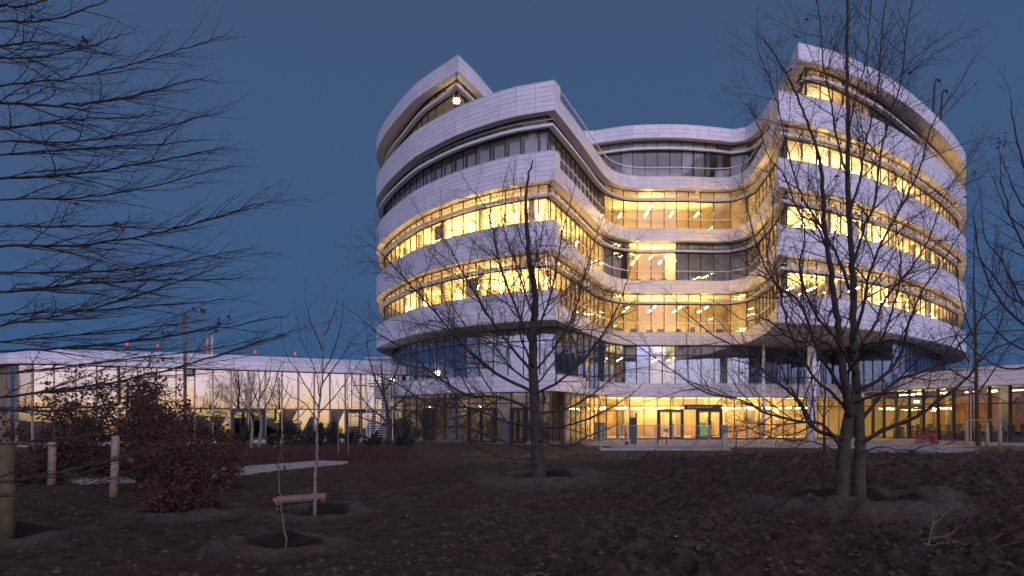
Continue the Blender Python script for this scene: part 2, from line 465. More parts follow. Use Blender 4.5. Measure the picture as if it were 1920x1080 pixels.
# ---- band over the ground floor and the ground floor itself
B1A = [(-8, 64), (-9.2, 59), (-9.3, 55), (-8.8, 51.4), (-7.7, 49.2), (-6.0, 47.2), (-4.2, 45.6), (-2.3, 44.2), (.1, 42.7), (2.6, 41.3)]
B1B = [(2.6, 41.3), (3.8, 43.6), (4.9, 45.9), (6.1, 48.5), (7.3, 50.9), (8.9, 52.1), (10.3, 52.35), (13, 52.4), (17, 52.5), (21, 52.9), (25, 53.6), (28.2, 54.6)]
B1 = Path([B1A, B1B], [1.15, 1.0])
bL = B1.sec.index(1)
bs = MB(); bs.poly([(v.x, v.y) for v in B1.off(.06)]+[(30, 60), (46, 76), (30, 84), (0, 80)], 3.38, 3.68)
bs.build('floor_slab', 'ceiling', tower)
band(B1, 1, 3.37, lambda i: .98, course=.325, parent=tower)
glaze(B1, .6, .16, 3.36, [2.62], 0, B1.m, lambda i: 'glass_coated' if i < bL else 'glass', seed=21)
rail(B1, .52, .66, .04, .17, 0, B1.m, 'plinth', 'concrete_dark', tower)
rail(B1, .54, .67, 2.60, 2.66, 0, B1.m, 'transom', 'mullion', tower)
rail(B1, .54, .67, 3.29, 3.36, 0, B1.m, 'window_head', 'mullion', tower)

many('facade_panel', panel_items, 'white_panel', tower)
PN = 0
for g, it in pane_items.items():
    many('window_pane', it, g, tower, 150 if g == 'glass' else 70)
many('mullion', mull_items, 'mullion', tower)

# overhang columns
for (px, d, r, top) in ((1522, 45.2, .27, Z(2)), (1432, 49.6, .11, Z(2))):
    c = at(px, 785, d); b = MB()
    b.tube([Vector((c.x, c.y, 0)), Vector((c.x, c.y, top+.05))], r, 24)
    b.t = [1.1]*len(b.f); o = b.build('round_column', 'white_panel', tower, True)

# ------------------------------------------------------------------ rooms behind the glass
def poly_in(p, poly):
    x, y = p; c = False; n = len(poly)
    for i in range(n):
        x1, y1 = poly[i]; x2, y2 = poly[(i+1) % n]
        if (y1 > y) != (y2 > y) and x < (x2-x1)*(y-y1)/(y2-y1)+x1: c = not c
    return c
light_n = [0]
def room(zone, z0, z1, core, wall='int_wall', lights=None, step=(3.2, 3.0), ln=1.5, seed=0, slant=.0, name='ceiling_light', margin=.9):
    """core walls along the polyline core; zone = whole floor polygon, used to spread the ceiling lights"""
    b = MB()
    for p, q in zip(core, core[1:]):
        t = (Vector(q)-Vector(p)).normalized(); n = Vector((-t.y, t.x))*.08
        p = Vector(p); q = Vector(q)
        P4 = [p-n, q-n, q+n, p+n]
        b.hexa([(v.x, v.y, z0) for v in P4], [(v.x, v.y, z1-.01) for v in P4])
    b.build('inner_wall', wall, tower)
    if lights:
        rr = random.Random(seed)
        xs = [p[0] for p in zone]; ys = [p[1] for p in zone]
        x = min(xs)+rr.uniform(.3, 1)
        while x < max(xs):
            y = min(ys)+rr.uniform(.3, 1)
            while y < min(max(ys), 66):
                ok = all(poly_in((x+dx, y+dy), zone) for dx in (-margin, margin) for dy in (-margin*.7, ln+margin*.5))
                if ok and rr.random() < .9:
                    bb = MB(); zc = z1-.85
                    bb.bar((x, y, zc), (x+ln*slant, y+ln, zc), .07, .05); o = bb.build(name, lights, tower)
                    cc = MB(); cc.bar((x, y+.2, zc+.03), (x, y+.2, z1), .012); cc.bar((x+ln*slant, y+ln-.2, zc+.03), (x+ln*slant, y+ln-.2, z1), .012); cc.build('light_wire', 'chrome', o)
                    light_n[0] += 1
                y += step[1]
            x += step[0]
def facade_pts(path, o, i0, i1): return [(v.x, v.y) for v in path.off(o)[i0:i1+1]]
iA = min(range(iL, iR), key=lambda i: (UP.p[i]-Vector((7.3, 50.9))).length)      # where the left lobe meets the notch wall
iB = min(range(iL, iR), key=lambda i: (UP.p[i]-Vector((17.5, 51.9))).length)
gp = UP.off(GO+.15)
coreL = [(gp[iA].x, gp[iA].y), (4.5, 54.5), (.5, 51.8), (-3, 54.5), (-5.2, 59), (-4.5, 64)]
coreC = [(gp[iB].x, gp[iB].y), (18.6, 58.5), (6.5, 58.5), (gp[iA].x, gp[iA].y)]
coreR = [(38, 72), (33, 62), (27, 55), (21.5, 52.0), (gp[iB].x, gp[iB].y)]
zoneL = facade_pts(UP, GO, 2, iA)+coreL[1:]
zoneC = facade_pts(UP, GO, iA, iB)+coreC[1:3]
zoneR = facade_pts(UP, GO, iB, UP.m-2)+coreR[:-1]
for k in range(2, 5):
    z0 = Z(k)+.3; z1 = Z(k+1)
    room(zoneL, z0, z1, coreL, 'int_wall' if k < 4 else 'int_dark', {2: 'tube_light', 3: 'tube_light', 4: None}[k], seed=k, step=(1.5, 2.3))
    room(zoneC, z0, z1, coreC, 'int_wall', {2: 'tube_light', 3: None, 4: 'tube_light'}[k], seed=k+10, step=(2.1, 2.0), ln=.9 if k != 4 else 1.2)
    room(zoneR, z0, z1, coreR, 'int_wall', 'tube_bright', seed=k+20, step=(1.5, 2.3), ln=1.5)
room([(9.3, 53.3), (12.6, 53.3), (12.6, 58.4), (9.3, 58.4)], Z(3)+.3, Z(4), [(12.9, 53.5), (12.9, 58.4)], 'int_wall', 'tube_light', seed=33, step=(1.1, 2.0), ln=1.0, margin=.35)
room([], Z(3)+.3, Z(4), [(9.1, 53.4), (9.1, 58.4)], 'int_wall', None)
# storey 5
z0 = Z(5)+.3; z1 = ZR
g5 = G5.off(.15)
cL5 = [(4.9, 55.2), (.0, 55.5), (-4, 57), (-5, 64)]
room(facade_pts(G5, .1, 2, jL+6)+cL5[1:], z0, z1, cL5, 'int_wall', 'tube_dim', seed=51, step=(3.4, 4.5))
cC5 = [(20.2, 52.8), (19.5, 58.5), (5, 58.5), (4.9, 55.2)]
room([], z0, z1, cC5, 'int_dark', None, seed=52)
def gi(px): return min(range(jR, G5.m), key=lambda i: abs(CX+F*G5.p[i].x/G5.p[i].y-px))
i1 = gi(1632); i2 = gi(1728)
pa = g5[i1]; pb = g5[i2]
cR5 = [(38, 72), (33, 62), (27, 56), (22.5, 53.2), (20.2, 52.8)]
room([], z0, z1, cR5, 'int_wall', None)
room([], z0, z1, [(pa.x, pa.y), (22.5, 53.2)], 'int_wall', None)
room([], z0, z1, [(pb.x, pb.y), (28, 57.2)], 'int_wall', None)
room(facade_pts(G5, .1, jR-6, i1)+[(22.5, 53.2), (20.2, 52.8)], z0, z1, [(20.2, 52.8), (22.5, 53.2)], 'wood_wall', 'tube_light', seed=53, step=(1.8, 2.6))
room(facade_pts(G5, .1, i2, G5.m-3)+[(36, 68), (28, 57.2)], z0, z1, [(28, 57.3), (33, 62.1)], 'int_wall', 'tube_bright', seed=54, step=(1.6, 2.2))
# first floor
l1 = L1.off(.15)
c1 = [(42, 74), (33, 62), (28.8, 57), (27, 59), (22, 60), (8, 59.5), (2, 54), (-2, 53), (-4.5, 58), (-4, 64)]
room([], 3.68, Z(2), c1, 'int_wall', None)
room([], 3.68, Z(2), [(7.0, 51.3), (6.5, 57)], 'int_wall', None)
room([], 3.68, Z(2), [(13.6, 53.7), (13.6, 59)], 'int_wall', None)
room([(7.3, 52.5), (9.5, 53.6), (9.9, 59), (7, 59)], 3.68, Z(2), [(10.2, 53.7), (10.2, 59)], 'int_wall', 'tube_light', seed=61, step=(1.2, 2), ln=.8, margin=.4)
room([(11.0, 53.6), (13.4, 53.6), (13.4, 59), (11.0, 59)], 3.68, Z(2), [(11.1, 54.6), (11.1, 59)], 'int_wall', 'tube_light', seed=62, step=(1.1, 2), ln=.8, margin=.3)
for px, d, zz in ((822, 48.5, 4.9), (866, 48.5, 5.2), (893, 48.5, 4.75)):          # round pendant lamps glowing behind the left glass
    c = at(px, 785, d); b = MB(); prof = [(.0, .26), (.2, .22), (.30, .0), (.2, -.18), (.0, -.22)]
    b.tube([Vector((c.x, c.y, zz+h)) for h in (-.2, -.12, 0, .14, .2)], [.1, .26, .34, .26, .08], 14); lo = b.build('pendant_lamp', 'tube_dim', tower)
    cc = MB(); cc.bar((c.x, c.y, zz+.2), (c.x, c.y, Z(2)), .02); cc.build('lamp_cord', 'dark_steel', lo)
c = at(856, 189, 44.6); b = MB(); b.tube([Vector((c.x, c.y, c.z+h)) for h in (-.22, -.15, 0, .15, .22)], [.06, .17, .23, .17, .06], 12); lo = b.build('pendant_lamp', 'tube_dim', tower)
b = MB(); b.bar((c.x, c.y, c.z+.2), (c.x, c.y, ZR), .02); b.build('lamp_cord', 'dark_steel', lo)
# ground floor
g0 = B1.off(.75)
c0 = [(34.6, 56.1), (31, 60), (24, 61.5), (8, 60.9), (6, 55), (-1, 51.5), (-4, 55), (-8.8, 60)]
room([], .1, 3.38, c0, 'int_wall', None)
room([], .1, 3.38, [(3.4, 43.2), (3.6, 47.5), (1.0, 52)], 'int_dark', None)
zG = facade_pts(B1, .7, bL+3, B1.m-1)+[(24, 62), (8, 61), (5.2, 53)]
room(zG, .1, 3.38, [(15.2, 60.6), (17, 60.6)], 'pale_wood', 'tube_light', seed=71, step=(1.7, 2.1), ln=.9)
zGL = facade_pts(B1, .7, 4, bL)+[(1.0, 51), (-3, 55)]
room(zGL, .1, 3.38, [(-2, 50.5), (-3, 55)], 'int_wall', 'tube_dim', seed=72, step=(2.0, 2.2), ln=.8)
fl = MB(); fl.poly([(v.x, v.y) for v in B1.off(.62)]+[(30, 60), (30, 70), (0, 74)], -.1, .12); fl.build('ground_slab', 'concrete', tower)

# entrance hall: counters, columns, cupboards
for k, (x0, y0, ww, hh, lb) in enumerate(((11.0, 57.0, 3.2, 1.15, 'long timber reception counter left of the entrance doors inside the lit hall'), (19.2, 56.6, 2.6, 1.1, 'short timber counter right of the entrance doors inside the lit hall'))):
    t = thing('reception_counter', lb, 'counter', (x0, y0, .12))
    b = MB(); b.box(x0-ww/2, x0+ww/2, y0, y0+.7, .12, hh); b.build('counter_body', 'pale_wood', t)
    b = MB(); b.box(x0-ww/2-.05, x0+ww/2+.05, y0-.06, y0+.76, hh+.002, hh+.05); b.build('counter_top', 'ceiling', t)
for k, (x0, y0) in enumerate(((9.3, 55.5), (13.2, 56.2), (17.6, 56.2), (21.8, 56.4), (25.0, 57.0))):
    b = MB(); b.tube([Vector((x0, y0, .12)), Vector((x0, y0, 3.38))], .2, 16); b.build('inner_column', 'ceiling', tower, True)
for k, (x0, y0, ww, hh, m_) in enumerate(((8.0, 58.5, 1.3, 2.1, 'pale_wood'), (10.2, 60.0, 1.0, 2.3, 'furniture'), (13.9, 60.0, .9, 2.2, 'int_wall'), (18.6, 60.1, 1.6, 1.9, 'pale_wood'), (20.9, 59.9, .9, 2.3, 'furniture'), (23.0, 60.4, 1.8, 1.6, 'pale_wood'), (6.9, 53.6, .8, 1.3, 'furniture_blue'), (16.4, 58.8, .8, 1.25, 'furniture_blue'))):
    b = MB(); b.box(x0-ww/2, x0+ww/2, y0, y0+.4, .12, hh); b.box(x0-ww/2-.03, x0+ww/2+.03, y0-.03, y0+.43, hh+.001, hh+.04)
    b.box(x0-.01, x0+.01, y0-.02, y0-.002, .3, hh-.1); b.build('cupboard', m_, tower)

# curtains and blinds, one drop per window
def curtain(path, i, o, z0, z1, m, name='curtain', f0=0, f1=1, folds=6):
    a = path.p[i]+path.n[i]*o; c = path.p[i+1]+path.n[i+1]*o; n = path.n[i]
    b = MB(); N = folds*2
    for k in range(N):
        p = a.lerp(c, f0+(f1-f0)*k/N); q = a.lerp(c, f0+(f1-f0)*(k+1)/N)
        if k % 2: p = p+n*.06
        else: q = q+n*.06
        b.quad((p.x, p.y, z0), (q.x, q.y, z0), (q.x, q.y, z1), (p.x, p.y, z1))
    return b.build(name, m, tower)
rr = random.Random(5)
for i in range(4, iA):         # storey 4, left lobe: blinds down, pale edge at one side
    z = Z(4)
    drop = rr.choice([0, 0, 0, .15, .35])
    a = UP.p[i]+UP.n[i]*(GO+.22); c = UP.p[i+1]+UP.n[i+1]*(GO+.22)
    b = MB(); q0 = a.lerp(c, .16); q1 = a.lerp(c, .97)
    b.quad((q0.x, q0.y, z+.5+drop), (q1.x, q1.y, z+.5+drop), (q1.x, q1.y, z+2.85), (q0.x, q0.y, z+2.85)); b.build('roller_blind', 'curtain_grey', tower)
    if i > iL: continue
for i in range(iL, iR):
    px = UP.px(i)
    if 1145 < px < 1400:
        zz = Z(3)
        if not (1180 < px < 1262): curtain(UP, i, GO+.3, zz+.4, zz+3.95, 'curtain_blue')
for i in range(jL, jR):
    px = G5.px(i)
    if 1120 < px < 1400:
        v = rr.random()
        if v < .5: curtain(G5, i, .3, Z(5)+.3, ZR-.1, 'curtain_blue' if v < .2 else 'curtain_grey', f0=.1, f1=.55 if v < .2 else 1)
for i in range(0, L1.m):
    px = L1.px(i); v = rr.random()
    if i < a1:
        if v < .75: curtain(L1, i, .3, 3.8, Z(2)-.05, 'curtain_blue' if v < .45 else 'curtain_grey')
    elif i < a2:
        if px < 1130 and v < .7: curtain(L1, i, .3, 3.8, Z(2)-.05, 'curtain_grey')
        elif 1170 < px < 1205: curtain(L1, i, .3, 3.8, Z(2)-.05, 'curtain_white')
        elif 1262 < px < 1370 or 1205 < px < 1225: curtain(L1, i, .3, 3.8, Z(2)-.05, 'curtain_blue')
        elif px > 1395 and v < .5: curtain(L1, i, .3, 3.8, Z(2)-.05, 'curtain_grey')
    elif v < .8: curtain(L1, i, .3, 3.8, Z(2)-.05, 'curtain_blue' if v < .5 else 'curtain_grey')
for i in range(4, bL):
    v = rr.random()
    if v < .3: curtain(B1, i, .95, .15, 3.3, 'curtain_grey')

rv = random.Random(41)
for k in (2, 3):
    for i in list(range(4, iA))+list(range(iB, UP.m-6)):
        v = rv.random()
        if v < .05:
            a = UP.p[i]+UP.n[i]*(GO+.2); c = UP.p[i+1]+UP.n[i+1]*(GO+.2); drop = rv.uniform(.4, 1.3); b = MB()
            b.quad((a.x, a.y, Z(k)+3.1-drop), (c.x, c.y, Z(k)+3.1-drop), (c.x, c.y, Z(k)+3.1), (a.x, a.y, Z(k)+3.1)); b.build('roller_blind', 'blind', tower)
for k in (2, 3, 4):
    for i in list(range(6, iL-1, 4))+list(range(iR+2, UP.m-6, 4)):
        p = UP.p[i]+UP.n[i]*(GO+1.6); b = MB(); b.tube([Vector((p.x, p.y, Z(k)+.3)), Vector((p.x, p.y, Z(k+1)+.02))], .2, 12); b.build('inner_column', 'ceiling', tower, True)
        p = UP.p[i+2]+UP.n[i+2]*(GO+2.4)
        if (i < iL-11 or i > iR+9) and rv.random() < .6:
            q = UP.p[i+2]+UP.n[i+2]*(GO+6.0); b = MB(); b.strip(p, q, (0, 0), (0, 0), 0, 0, 0, 1) if 0 else None
            t_ = (q-p).normalized(); n_ = Vector((-t_.y, t_.x))*.05; P4 = [p-n_, q-n_, q+n_, p+n_]
            b.hexa([(v_.x, v_.y, Z(k)+.31) for v_ in P4], [(v_.x, v_.y, Z(k+1)-.02) for v_ in P4]); b.build('partition', 'int_wall', tower)

# doors of the tower
def door_pair(path, i, o, parent, zt=2.36, n=2, z0=.12, m='mullion'):
    a = path.p[i]+path.n[i]*o; c = path.p[i+n]+path.n[i+n]*o
    t = (c-a); W = t.length; t.normalize(); nn = Vector((-t.y, t.x)); w = .13
    def seg(mb, s0, s1, za, zb, th=.1):
        q = [a+t*s0-nn*th, a+t*s1-nn*th, a+t*s1+nn*.03, a+t*s0+nn*.03]
        mb.hexa([(v.x, v.y, za) for v in q], [(v.x, v.y, zb) for v in q])
    fr = MB(); seg(fr, 0, w, z0, zt); seg(fr, W-w, W, z0, zt); seg(fr, w, W-w, zt-w, zt); fr = fr.build('door_frame', m, parent)
    for s0, s1, hs in ((w+.01, W/2-.01, W/2-.1), (W/2+.01, W-w-.01, W/2+.06)):
        lf = MB(); seg(lf, s0, s0+.08, z0+.02, zt-w-.01, .07); seg(lf, s1-.08, s1, z0+.02, zt-w-.01, .07); seg(lf, s0+.08, s1-.08, z0+.02, z0+.12, .07); seg(lf, s0+.08, s1-.08, zt-w-.1, zt-w-.01, .07)
        seg(lf, hs, hs+.03, .8, 1.5, .14)
        lf.build('door_leaf', m, fr)
    return fr
def bi(px, path=B1):
    return min(range(bL, path.m-2), key=lambda i: abs(CX+F*(path.p[i].x+path.n[i].x*.6)/(path.p[i].y+path.n[i].y*.6)-px))
door_pair(B1, bi(1225), .52, tower); door_pair(B1, bi(1300), .52, tower)
for pxd in (800, 890, 965):
    i = min(range(2, bL-2), key=lambda i: abs(B1.px(i)-pxd)); door_pair(B1, i, .5, tower, n=1 if pxd != 890 else 2)
# dark portal box over the right entrance door
i = bi(1292); a = B1.p[i]+B1.n[i]*.3; c = B1.p[i+3]; b = MB()
b.box(a.x, c.x-.2, a.y-.1, a.y+.2, 2.36, 2.74); pb_ = b.build('door_canopy', 'dark_steel', tower)
b = MB()
for k in range(9): b.box(a.x+.25+k*.22, a.x+.37+k*.22, a.y-.115, a.y-.101, 2.46, 2.62)
b.build('vent_slot', 'steel', pb_)

# furniture seen behind the glass
def desk_row(x0, x1, y, z, n, seed=0):
    r = random.Random(seed)
    for k in range(n):
        x = x0+(x1-x0)*k/max(1, n-1)+r.uniform(-.2, .2)
        t = thing('desk_screen', '', 'monitor', (x, y, z)) if 0 else None
        b = MB(); ww = r.uniform(.35, .6); h = r.uniform(1.0, 1.25)
        b.box(x-ww/2, x+ww/2, y, y+.06, z+h-.4, z+h); b.box(x-.04, x+.04, y+.02, y+.05, z+.72, z+h-.4); b.box(x-.7, x+.7, y-.05, y+.7, z+.70, z+.74)
        b.box(x-.68, x-.63, y, y+.6, z, z+.7); b.box(x+.63, x+.68, y, y+.6, z, z+.7)
        yield b
kdesk = 0
def unique_furn(b, name, m, label, cat, base, group=None):
    o = b.build(name, m); tag(o, label, cat, group)
for k, (x0, x1, y, lvl, n, where) in enumerate(((9.2, 12.0, 54.3, 3, 4, 'fourth-floor middle window with curtains drawn beside it'), (8.6, 16.5, 54.2, 2, 8, 'third-floor notch windows'))):
    for b in desk_row(x0, x1, y, Z(lvl)+.3, n, k):
        unique_furn(b, 'office_desk', 'furniture', 'dark desk and screen seen through the lit '+where, 'desk', None, 'desks behind the '+where)

# ------------------------------------------------------------------ left wing
wing = thing('glass_wing', 'long low glass wing left of the tower, its panes mirroring the pink afterglow', 'building', (-17, 49, 0))
WG = Path([[(-40, 56), (-37, 50), (-34, 45.5), (-31.8, 42.9), (-29.6, 42.0), (-27.4, 42.9), (-24, 44.7), (-21.6, 45.95), (-16.2, 48.8), (-10.7, 51.7), (-8.4, 52.9)]], 1.12)
ZS = 4.98
wp = {}; wm_ = []
def wing_nose(i): return WG.px(i) < 20
glaze(WG, .0, .18, ZS+.02, [2.33], 0, WG.m, 'glass_mirror', seed=31, store=wp, mstore=wm_, mw=.09, md=.22, tiltk=3.0)
many('window_pane', wp['glass_mirror'], 'glass_mirror', wing)
many('mullion', wm_, 'bronze', wing)
rail(WG, -.08, .07, 2.29, 2.37, 0, WG.m, 'transom', 'mullion', wing)
rail(WG, -.12, .2, .02, .18, 0, WG.m, 'plinth', 'concrete', wing)
rail(WG, -.62, .5, ZS+.02, ZS+.08, 0, WG.m, 'eaves_soffit', 'bronze', wing)
wpan = []
band(WG, 1, ZS+.07, lambda i: .58, course=.29, parent=wing, out=.62, nm='roof_fascia', items=wpan)
many('fascia_panel', wpan, 'white_panel', wing)
b = MB()
for i in range(WG.m):           # sloping metal roof edge
    o0 = [WG.p[j]-WG.n[j]*.55 for j in (i, i+1)]; o1 = [WG.p[j]+WG.n[j]*2.2 for j in (i, i+1)]
    b.quad((o0[0].x, o0[0].y, ZS+.66), (o0[1].x, o0[1].y, ZS+.66), (o1[1].x, o1[1].y, ZS+1.25), (o1[0].x, o1[0].y, ZS+1.25))
b.tone = 1.0; b.t = [1.15]*len(b.f)
b.build('roof_edge', 'white_panel', wing)
b = MB(); b.poly([(v.x, v.y) for v in WG.off(2.15)]+[(-8, 62), (-40, 70)], ZS+.9, ZS+1.22); b.build('roof', 'concrete_dark', wing)
b = MB(); b.poly([(v.x, v.y) for v in WG.off(.1)]+[(-8, 62), (-40, 66)], -.05, .12); b.build('floor_slab', 'concrete', wing)
q = [WG.p[1]+Vector((0, .2))]+[v for v in WG.off(7)][3:]
b = MB()
for p1, p2 in zip(q, q[1:]): b.hexa([(p1.x, p1.y, .1), (p2.x, p2.y, .1), (p2.x, p2.y+.15, .1), (p1.x, p1.y+.15, .1)], [(p1.x, p1.y, ZS+.9), (p2.x, p2.y, ZS+.9), (p2.x, p2.y+.15, ZS+.9), (p1.x, p1.y+.15, ZS+.9)])
b.build('inner_wall', 'int_dark', wing)
for k, (px, d, ww, hh) in enumerate(((510, 50.2, 1.9, 1.55), (455, 49.0, 1.5, 1.4), (400, 47.5, 1.6, 1.5))):
    c = at(px, 785, d); b = MB(); b.box(c.x-ww/2, c.x+ww/2, c.y, c.y+.12, .12, hh); b.build('timber_partition', 'wood_wall', wing)
for k in range(7):
    c = WG.p[WG.m-3-k*3]+WG.n[WG.m-3-k*3]*3.2
    b = MB(); b.box(c.x-.06, c.x+.06, c.y-.7, c.y+.7, 4.2, 4.26); b.build('ceiling_light', 'fin', wing)
for pxd in (446, 702):
    i = min(range(WG.m-3), key=lambda i: abs(WG.px(i)-pxd)); door_pair(WG, i, -.03, wing, zt=2.3, n=2, z0=.19)
# small red lamps and flues on the wing roof
for k, (px, py, d) in enumerate(((238, 646, 47), (296, 650, 47.5), (383, 655, 48), (478, 660, 50), (553, 664, 52))):
    p = at(px, py, d); t = thing('warning_lamp', ['leftmost small red lamp on the wing roof above the brown beech', 'second small red lamp from the left on the wing roof', 'small red lamp beside the two steel flues on the wing roof', 'small red lamp on the wing roof right of the flues', 'rightmost small red lamp on the wing roof near the thin birch'][k], 'lamp', (p.x, p.y, ZS+1.2), 'red lamps on the wing roof')
    b = MB(); b.tube([Vector((p.x, p.y, ZS+1.2)), Vector((p.x, p.y, p.z-.1))], .025, 6); b.build('stand', 'dark_steel', t)
    b = MB(); b.tube([Vector((p.x, p.y, p.z-.12)), Vector((p.x, p.y, p.z-.05)), Vector((p.x, p.y, p.z+.1)), Vector((p.x, p.y, p.z+.17))], [.06, .09, .085, .03], 10); b.build('lens', 'red_lamp', t)
for k, (px, d) in enumerate(((389, 48.5), (397, 48.5))):
    p = at(px, 632, d); t = thing('roof_flue', ['left one of two pale steel flues on the wing roof', 'right one of two pale steel flues on the wing roof'][k], 'flue', (p.x, p.y, ZS+1.2), 'steel flues on the wing roof')
    b = MB(); b.tube([Vector((p.x, p.y, ZS+1.2)), Vector((p.x, p.y, p.z))], .10, 12); b.build('pipe', 'steel', t)
    b = MB(); b.tube([Vector((p.x, p.y, p.z+.02)), Vector((p.x, p.y, p.z+.10))], .14, 12); b.build('cap', 'steel', t)

# scaffold stair between wing and tower
sc = thing('scaffold_tower', 'narrow white scaffold tower with close rungs between the glass wing and the round tower', 'scaffold', (-9.6, 49.3, 0))
X0, X1 = at(689, 785, 49.6).x, at(732, 785, 49.6).x
for x in (X0, X1):
    for y in (49.3, 50.5):
        b = MB(); b.tube([Vector((x, y, 0)), Vector((x, y, 6.0))], .03, 8); b.build('post', 'fin', sc)
zz = .35; k = 0
while zz < 5.9:
    b = MB(); b.bar((X0, 49.3, zz), (X1, 49.3, zz), .03); b.build('rung', 'fin', sc); zz += .17 if not (2.0 < zz < 2.3) else .3
for z_ in (.3, 2.2, 4.2):
    b = MB(); b.box(X0, X1, 49.36, 50.5, z_, z_+.05); b.build('deck', 'steel', sc)
for z_ in (.3, 2.2):
    b = MB(); b.bar((X0+.05, 50.5, z_), (X1-.05, 50.5, z_+2), .05); b.build('brace', 'fin', sc)
b = MB(); b.box(X0-.1, X1+.1, 49.0, 50.7, 6.0, 6.05); b.build('top_deck', 'fin', sc)

# ------------------------------------------------------------------ right pavilion
pav = thing('glass_pavilion', 'low glass pavilion on the right with a sloping white fascia and brown brick wall inside', 'building', (31, 46, 0))
PV = Path([[(28.1, 56.2), (28.6, 52.5), (29.4, 49.0), (30.2, 45.8), (31.1, 43.4), (32.2, 41.3), (34, 38.8), (37, 36), (41, 33.5)]], 1.25)
ZP = 3.72
pp = {}; pm = []
glaze(PV, 0, .14, ZP+.02, [2.62], 0, PV.m, 'glass_coated', seed=41, store=pp, mstore=pm, mw=.10, md=.22, tiltk=1.5)
many('window_pane', pp['glass_coated'], 'glass_coated', pav); many('mullion', pm, 'mullion', pav)
rail(PV, -.06, .07, 2.59, 2.66, 0, PV.m, 'transom', 'mullion', pav)
rail(PV, -.12, .2, .0, .14, 0, PV.m, 'plinth', 'concrete', pav)
rail(PV, -1.05, .4, ZP+.02, ZP+.09, 0, PV.m, 'eaves_soffit', 'soffit', pav)
ppan = []
band(PV, 1, ZP+.06, lambda i: 1.16, course=.29, parent=pav, out=1.0, nm='roof_fascia', items=ppan)
many('fascia_panel', ppan, 'white_panel', pav)
b = MB(); b.poly([(v.x, v.y) for v in PV.off(-.55)]+[(60, 50), (50, 62)], ZP+.95, ZP+1.15); b.build('roof', 'concrete_dark', pav)
b = MB(); b.poly([(v.x, v.y) for v in PV.off(.05)]+[(60, 45), (50, 60)], ZP+.10, ZP+.2); b.build('ceiling', 'ceiling', pav)
b = MB(); b.poly([(v.x, v.y) for v in PV.off(.1)]+[(60, 45), (50, 60)], -.02, .1); b.build('floor_slab', 'concrete', pav)
# brick wall inside: separate courses of brick, real relief
W0 = Vector((34.6, 56.0)); W1 = Vector((40.5, 43.0)); wt = (W1-W0).normalized(); WL = (W1-W0).length
b = MB(); nn = Vector((-wt.y, wt.x)); q = [W0, W1, W1+nn*.3, W0+nn*.3]
b.hexa([(v.x, v.y, .1) for v in q], [(v.x, v.y, ZP) for v in q]); bw = b.build('brick_wall', 'wood_wall', pav)
b = MB(); rb = random.Random(3)
for row in range(int(2.9/.12)):
    s_ = -.2*(row % 2)
    while s_ < WL-.4:
        o = rb.uniform(.012, .03); a = W0+wt*max(0, s_)-nn*o; c = W0+wt*(s_+.385)-nn*o
        q = [a, c, c+nn*(o-.002), a+nn*(o-.002)]
        b.hexa([(v.x, v.y, .14+row*.12) for v in q], [(v.x, v.y, .14+row*.12+.105) for v in q]); s_ += .40
tag(b.build('brick', 'wood_wall', bw), kind='stuff')
for cx, cy in ((32.4, 50.5), (33.4, 46.3), (35.3, 43.2)):
    b = MB(); b.tube([Vector((cx, cy, .1)), Vector((cx, cy, ZP+.1))], .26, 20); b.build('round_column', 'ceiling', pav, True)
r2 = random.Random(9)
for k in range(10):
    p = PV.p[2+k]+PV.n[2+k]*r2.uniform(1.8, 3.6); b = MB(); b.box(p.x-.03, p.x+.03, p.y-.45, p.y+.45, ZP-.22, ZP-.17); b.build('ceiling_light', 'tube_dim' if k > 3 else 'tube_light', pav)
i = min(range(PV.m), key=lambda i: abs(PV.px(i)-1690)); door_pair(PV, i, -.03, pav, zt=2.58, n=2, z0=.15)
p = PV.p[i+1]+PV.n[i+1]*.6; b = MB(); b.box(p.x-.22, p.x+.22, p.y-.04, p.y, 2.80, 3.0); es_ = b.build('exit_sign', 'exit_sign', pav)
for k in range(8):      # tables and dark chairs standing inside
    p = PV.p[3+k]+PV.n[3+k]*(1.6+.5*(k % 2)); t = thing('cafe_table', 'pale table with turned-up dark chairs behind the pavilion glass', 'table', (p.x, p.y, .1), 'tables inside the right pavilion')
    b = MB(); b.box(p.x-.6, p.x+.6, p.y-.35, p.y+.35, .82, .86); b.build('table_top', 'ceiling', t)
    for dx in (-.5, .5):
        b = MB(); b.box(p.x+dx-.03, p.x+dx+.03, p.y-.3, p.y+.3, .1, .82); b.build('leg', 'furniture', t)
    for dx in (-.4, .4):
        b = MB(); b.box(p.x+dx-.22, p.x+dx+.22, p.y-.62, p.y-.56, .1, 1.25 if k % 2 else 1.05); b.box(p.x+dx-.22, p.x+dx+.22, p.y-.9, p.y-.62, .5, .56)
        tag(b.build('dark_chair', 'furniture'), 'dark high-backed chair at a pale table behind the pavilion glass', 'chair', 'chairs inside the right pavilion')

# cranes far behind the roof on the right
for k, (px, py, py2) in enumerate(((1746, 150, 215), (1760, 170, 225))):
    d = 62+k*2; a = at(px-2, py2+30, d); c = at(px+7, py+6, d); e = at(px+10, py, d)
    t = thing('roof_davit', ['taller of two dark hooked davit arms above the right roof', 'shorter of two dark hooked davit arms above the right roof'][k], 'davit', tuple(a), 'dark davit arms on the roof')
    b = MB(); a.z = ZR+.7; b.tube([a, c], [.13, .10], 8); b.build('mast', 'dark_steel', t)
    b = MB(); b.tube([c, at(px+9, py, d), at(px+14, py-1, d), at(px+17, py+5, d)], [.09, .11, .11, .07], 8); b.build('hook_head', 'dark_steel', t)

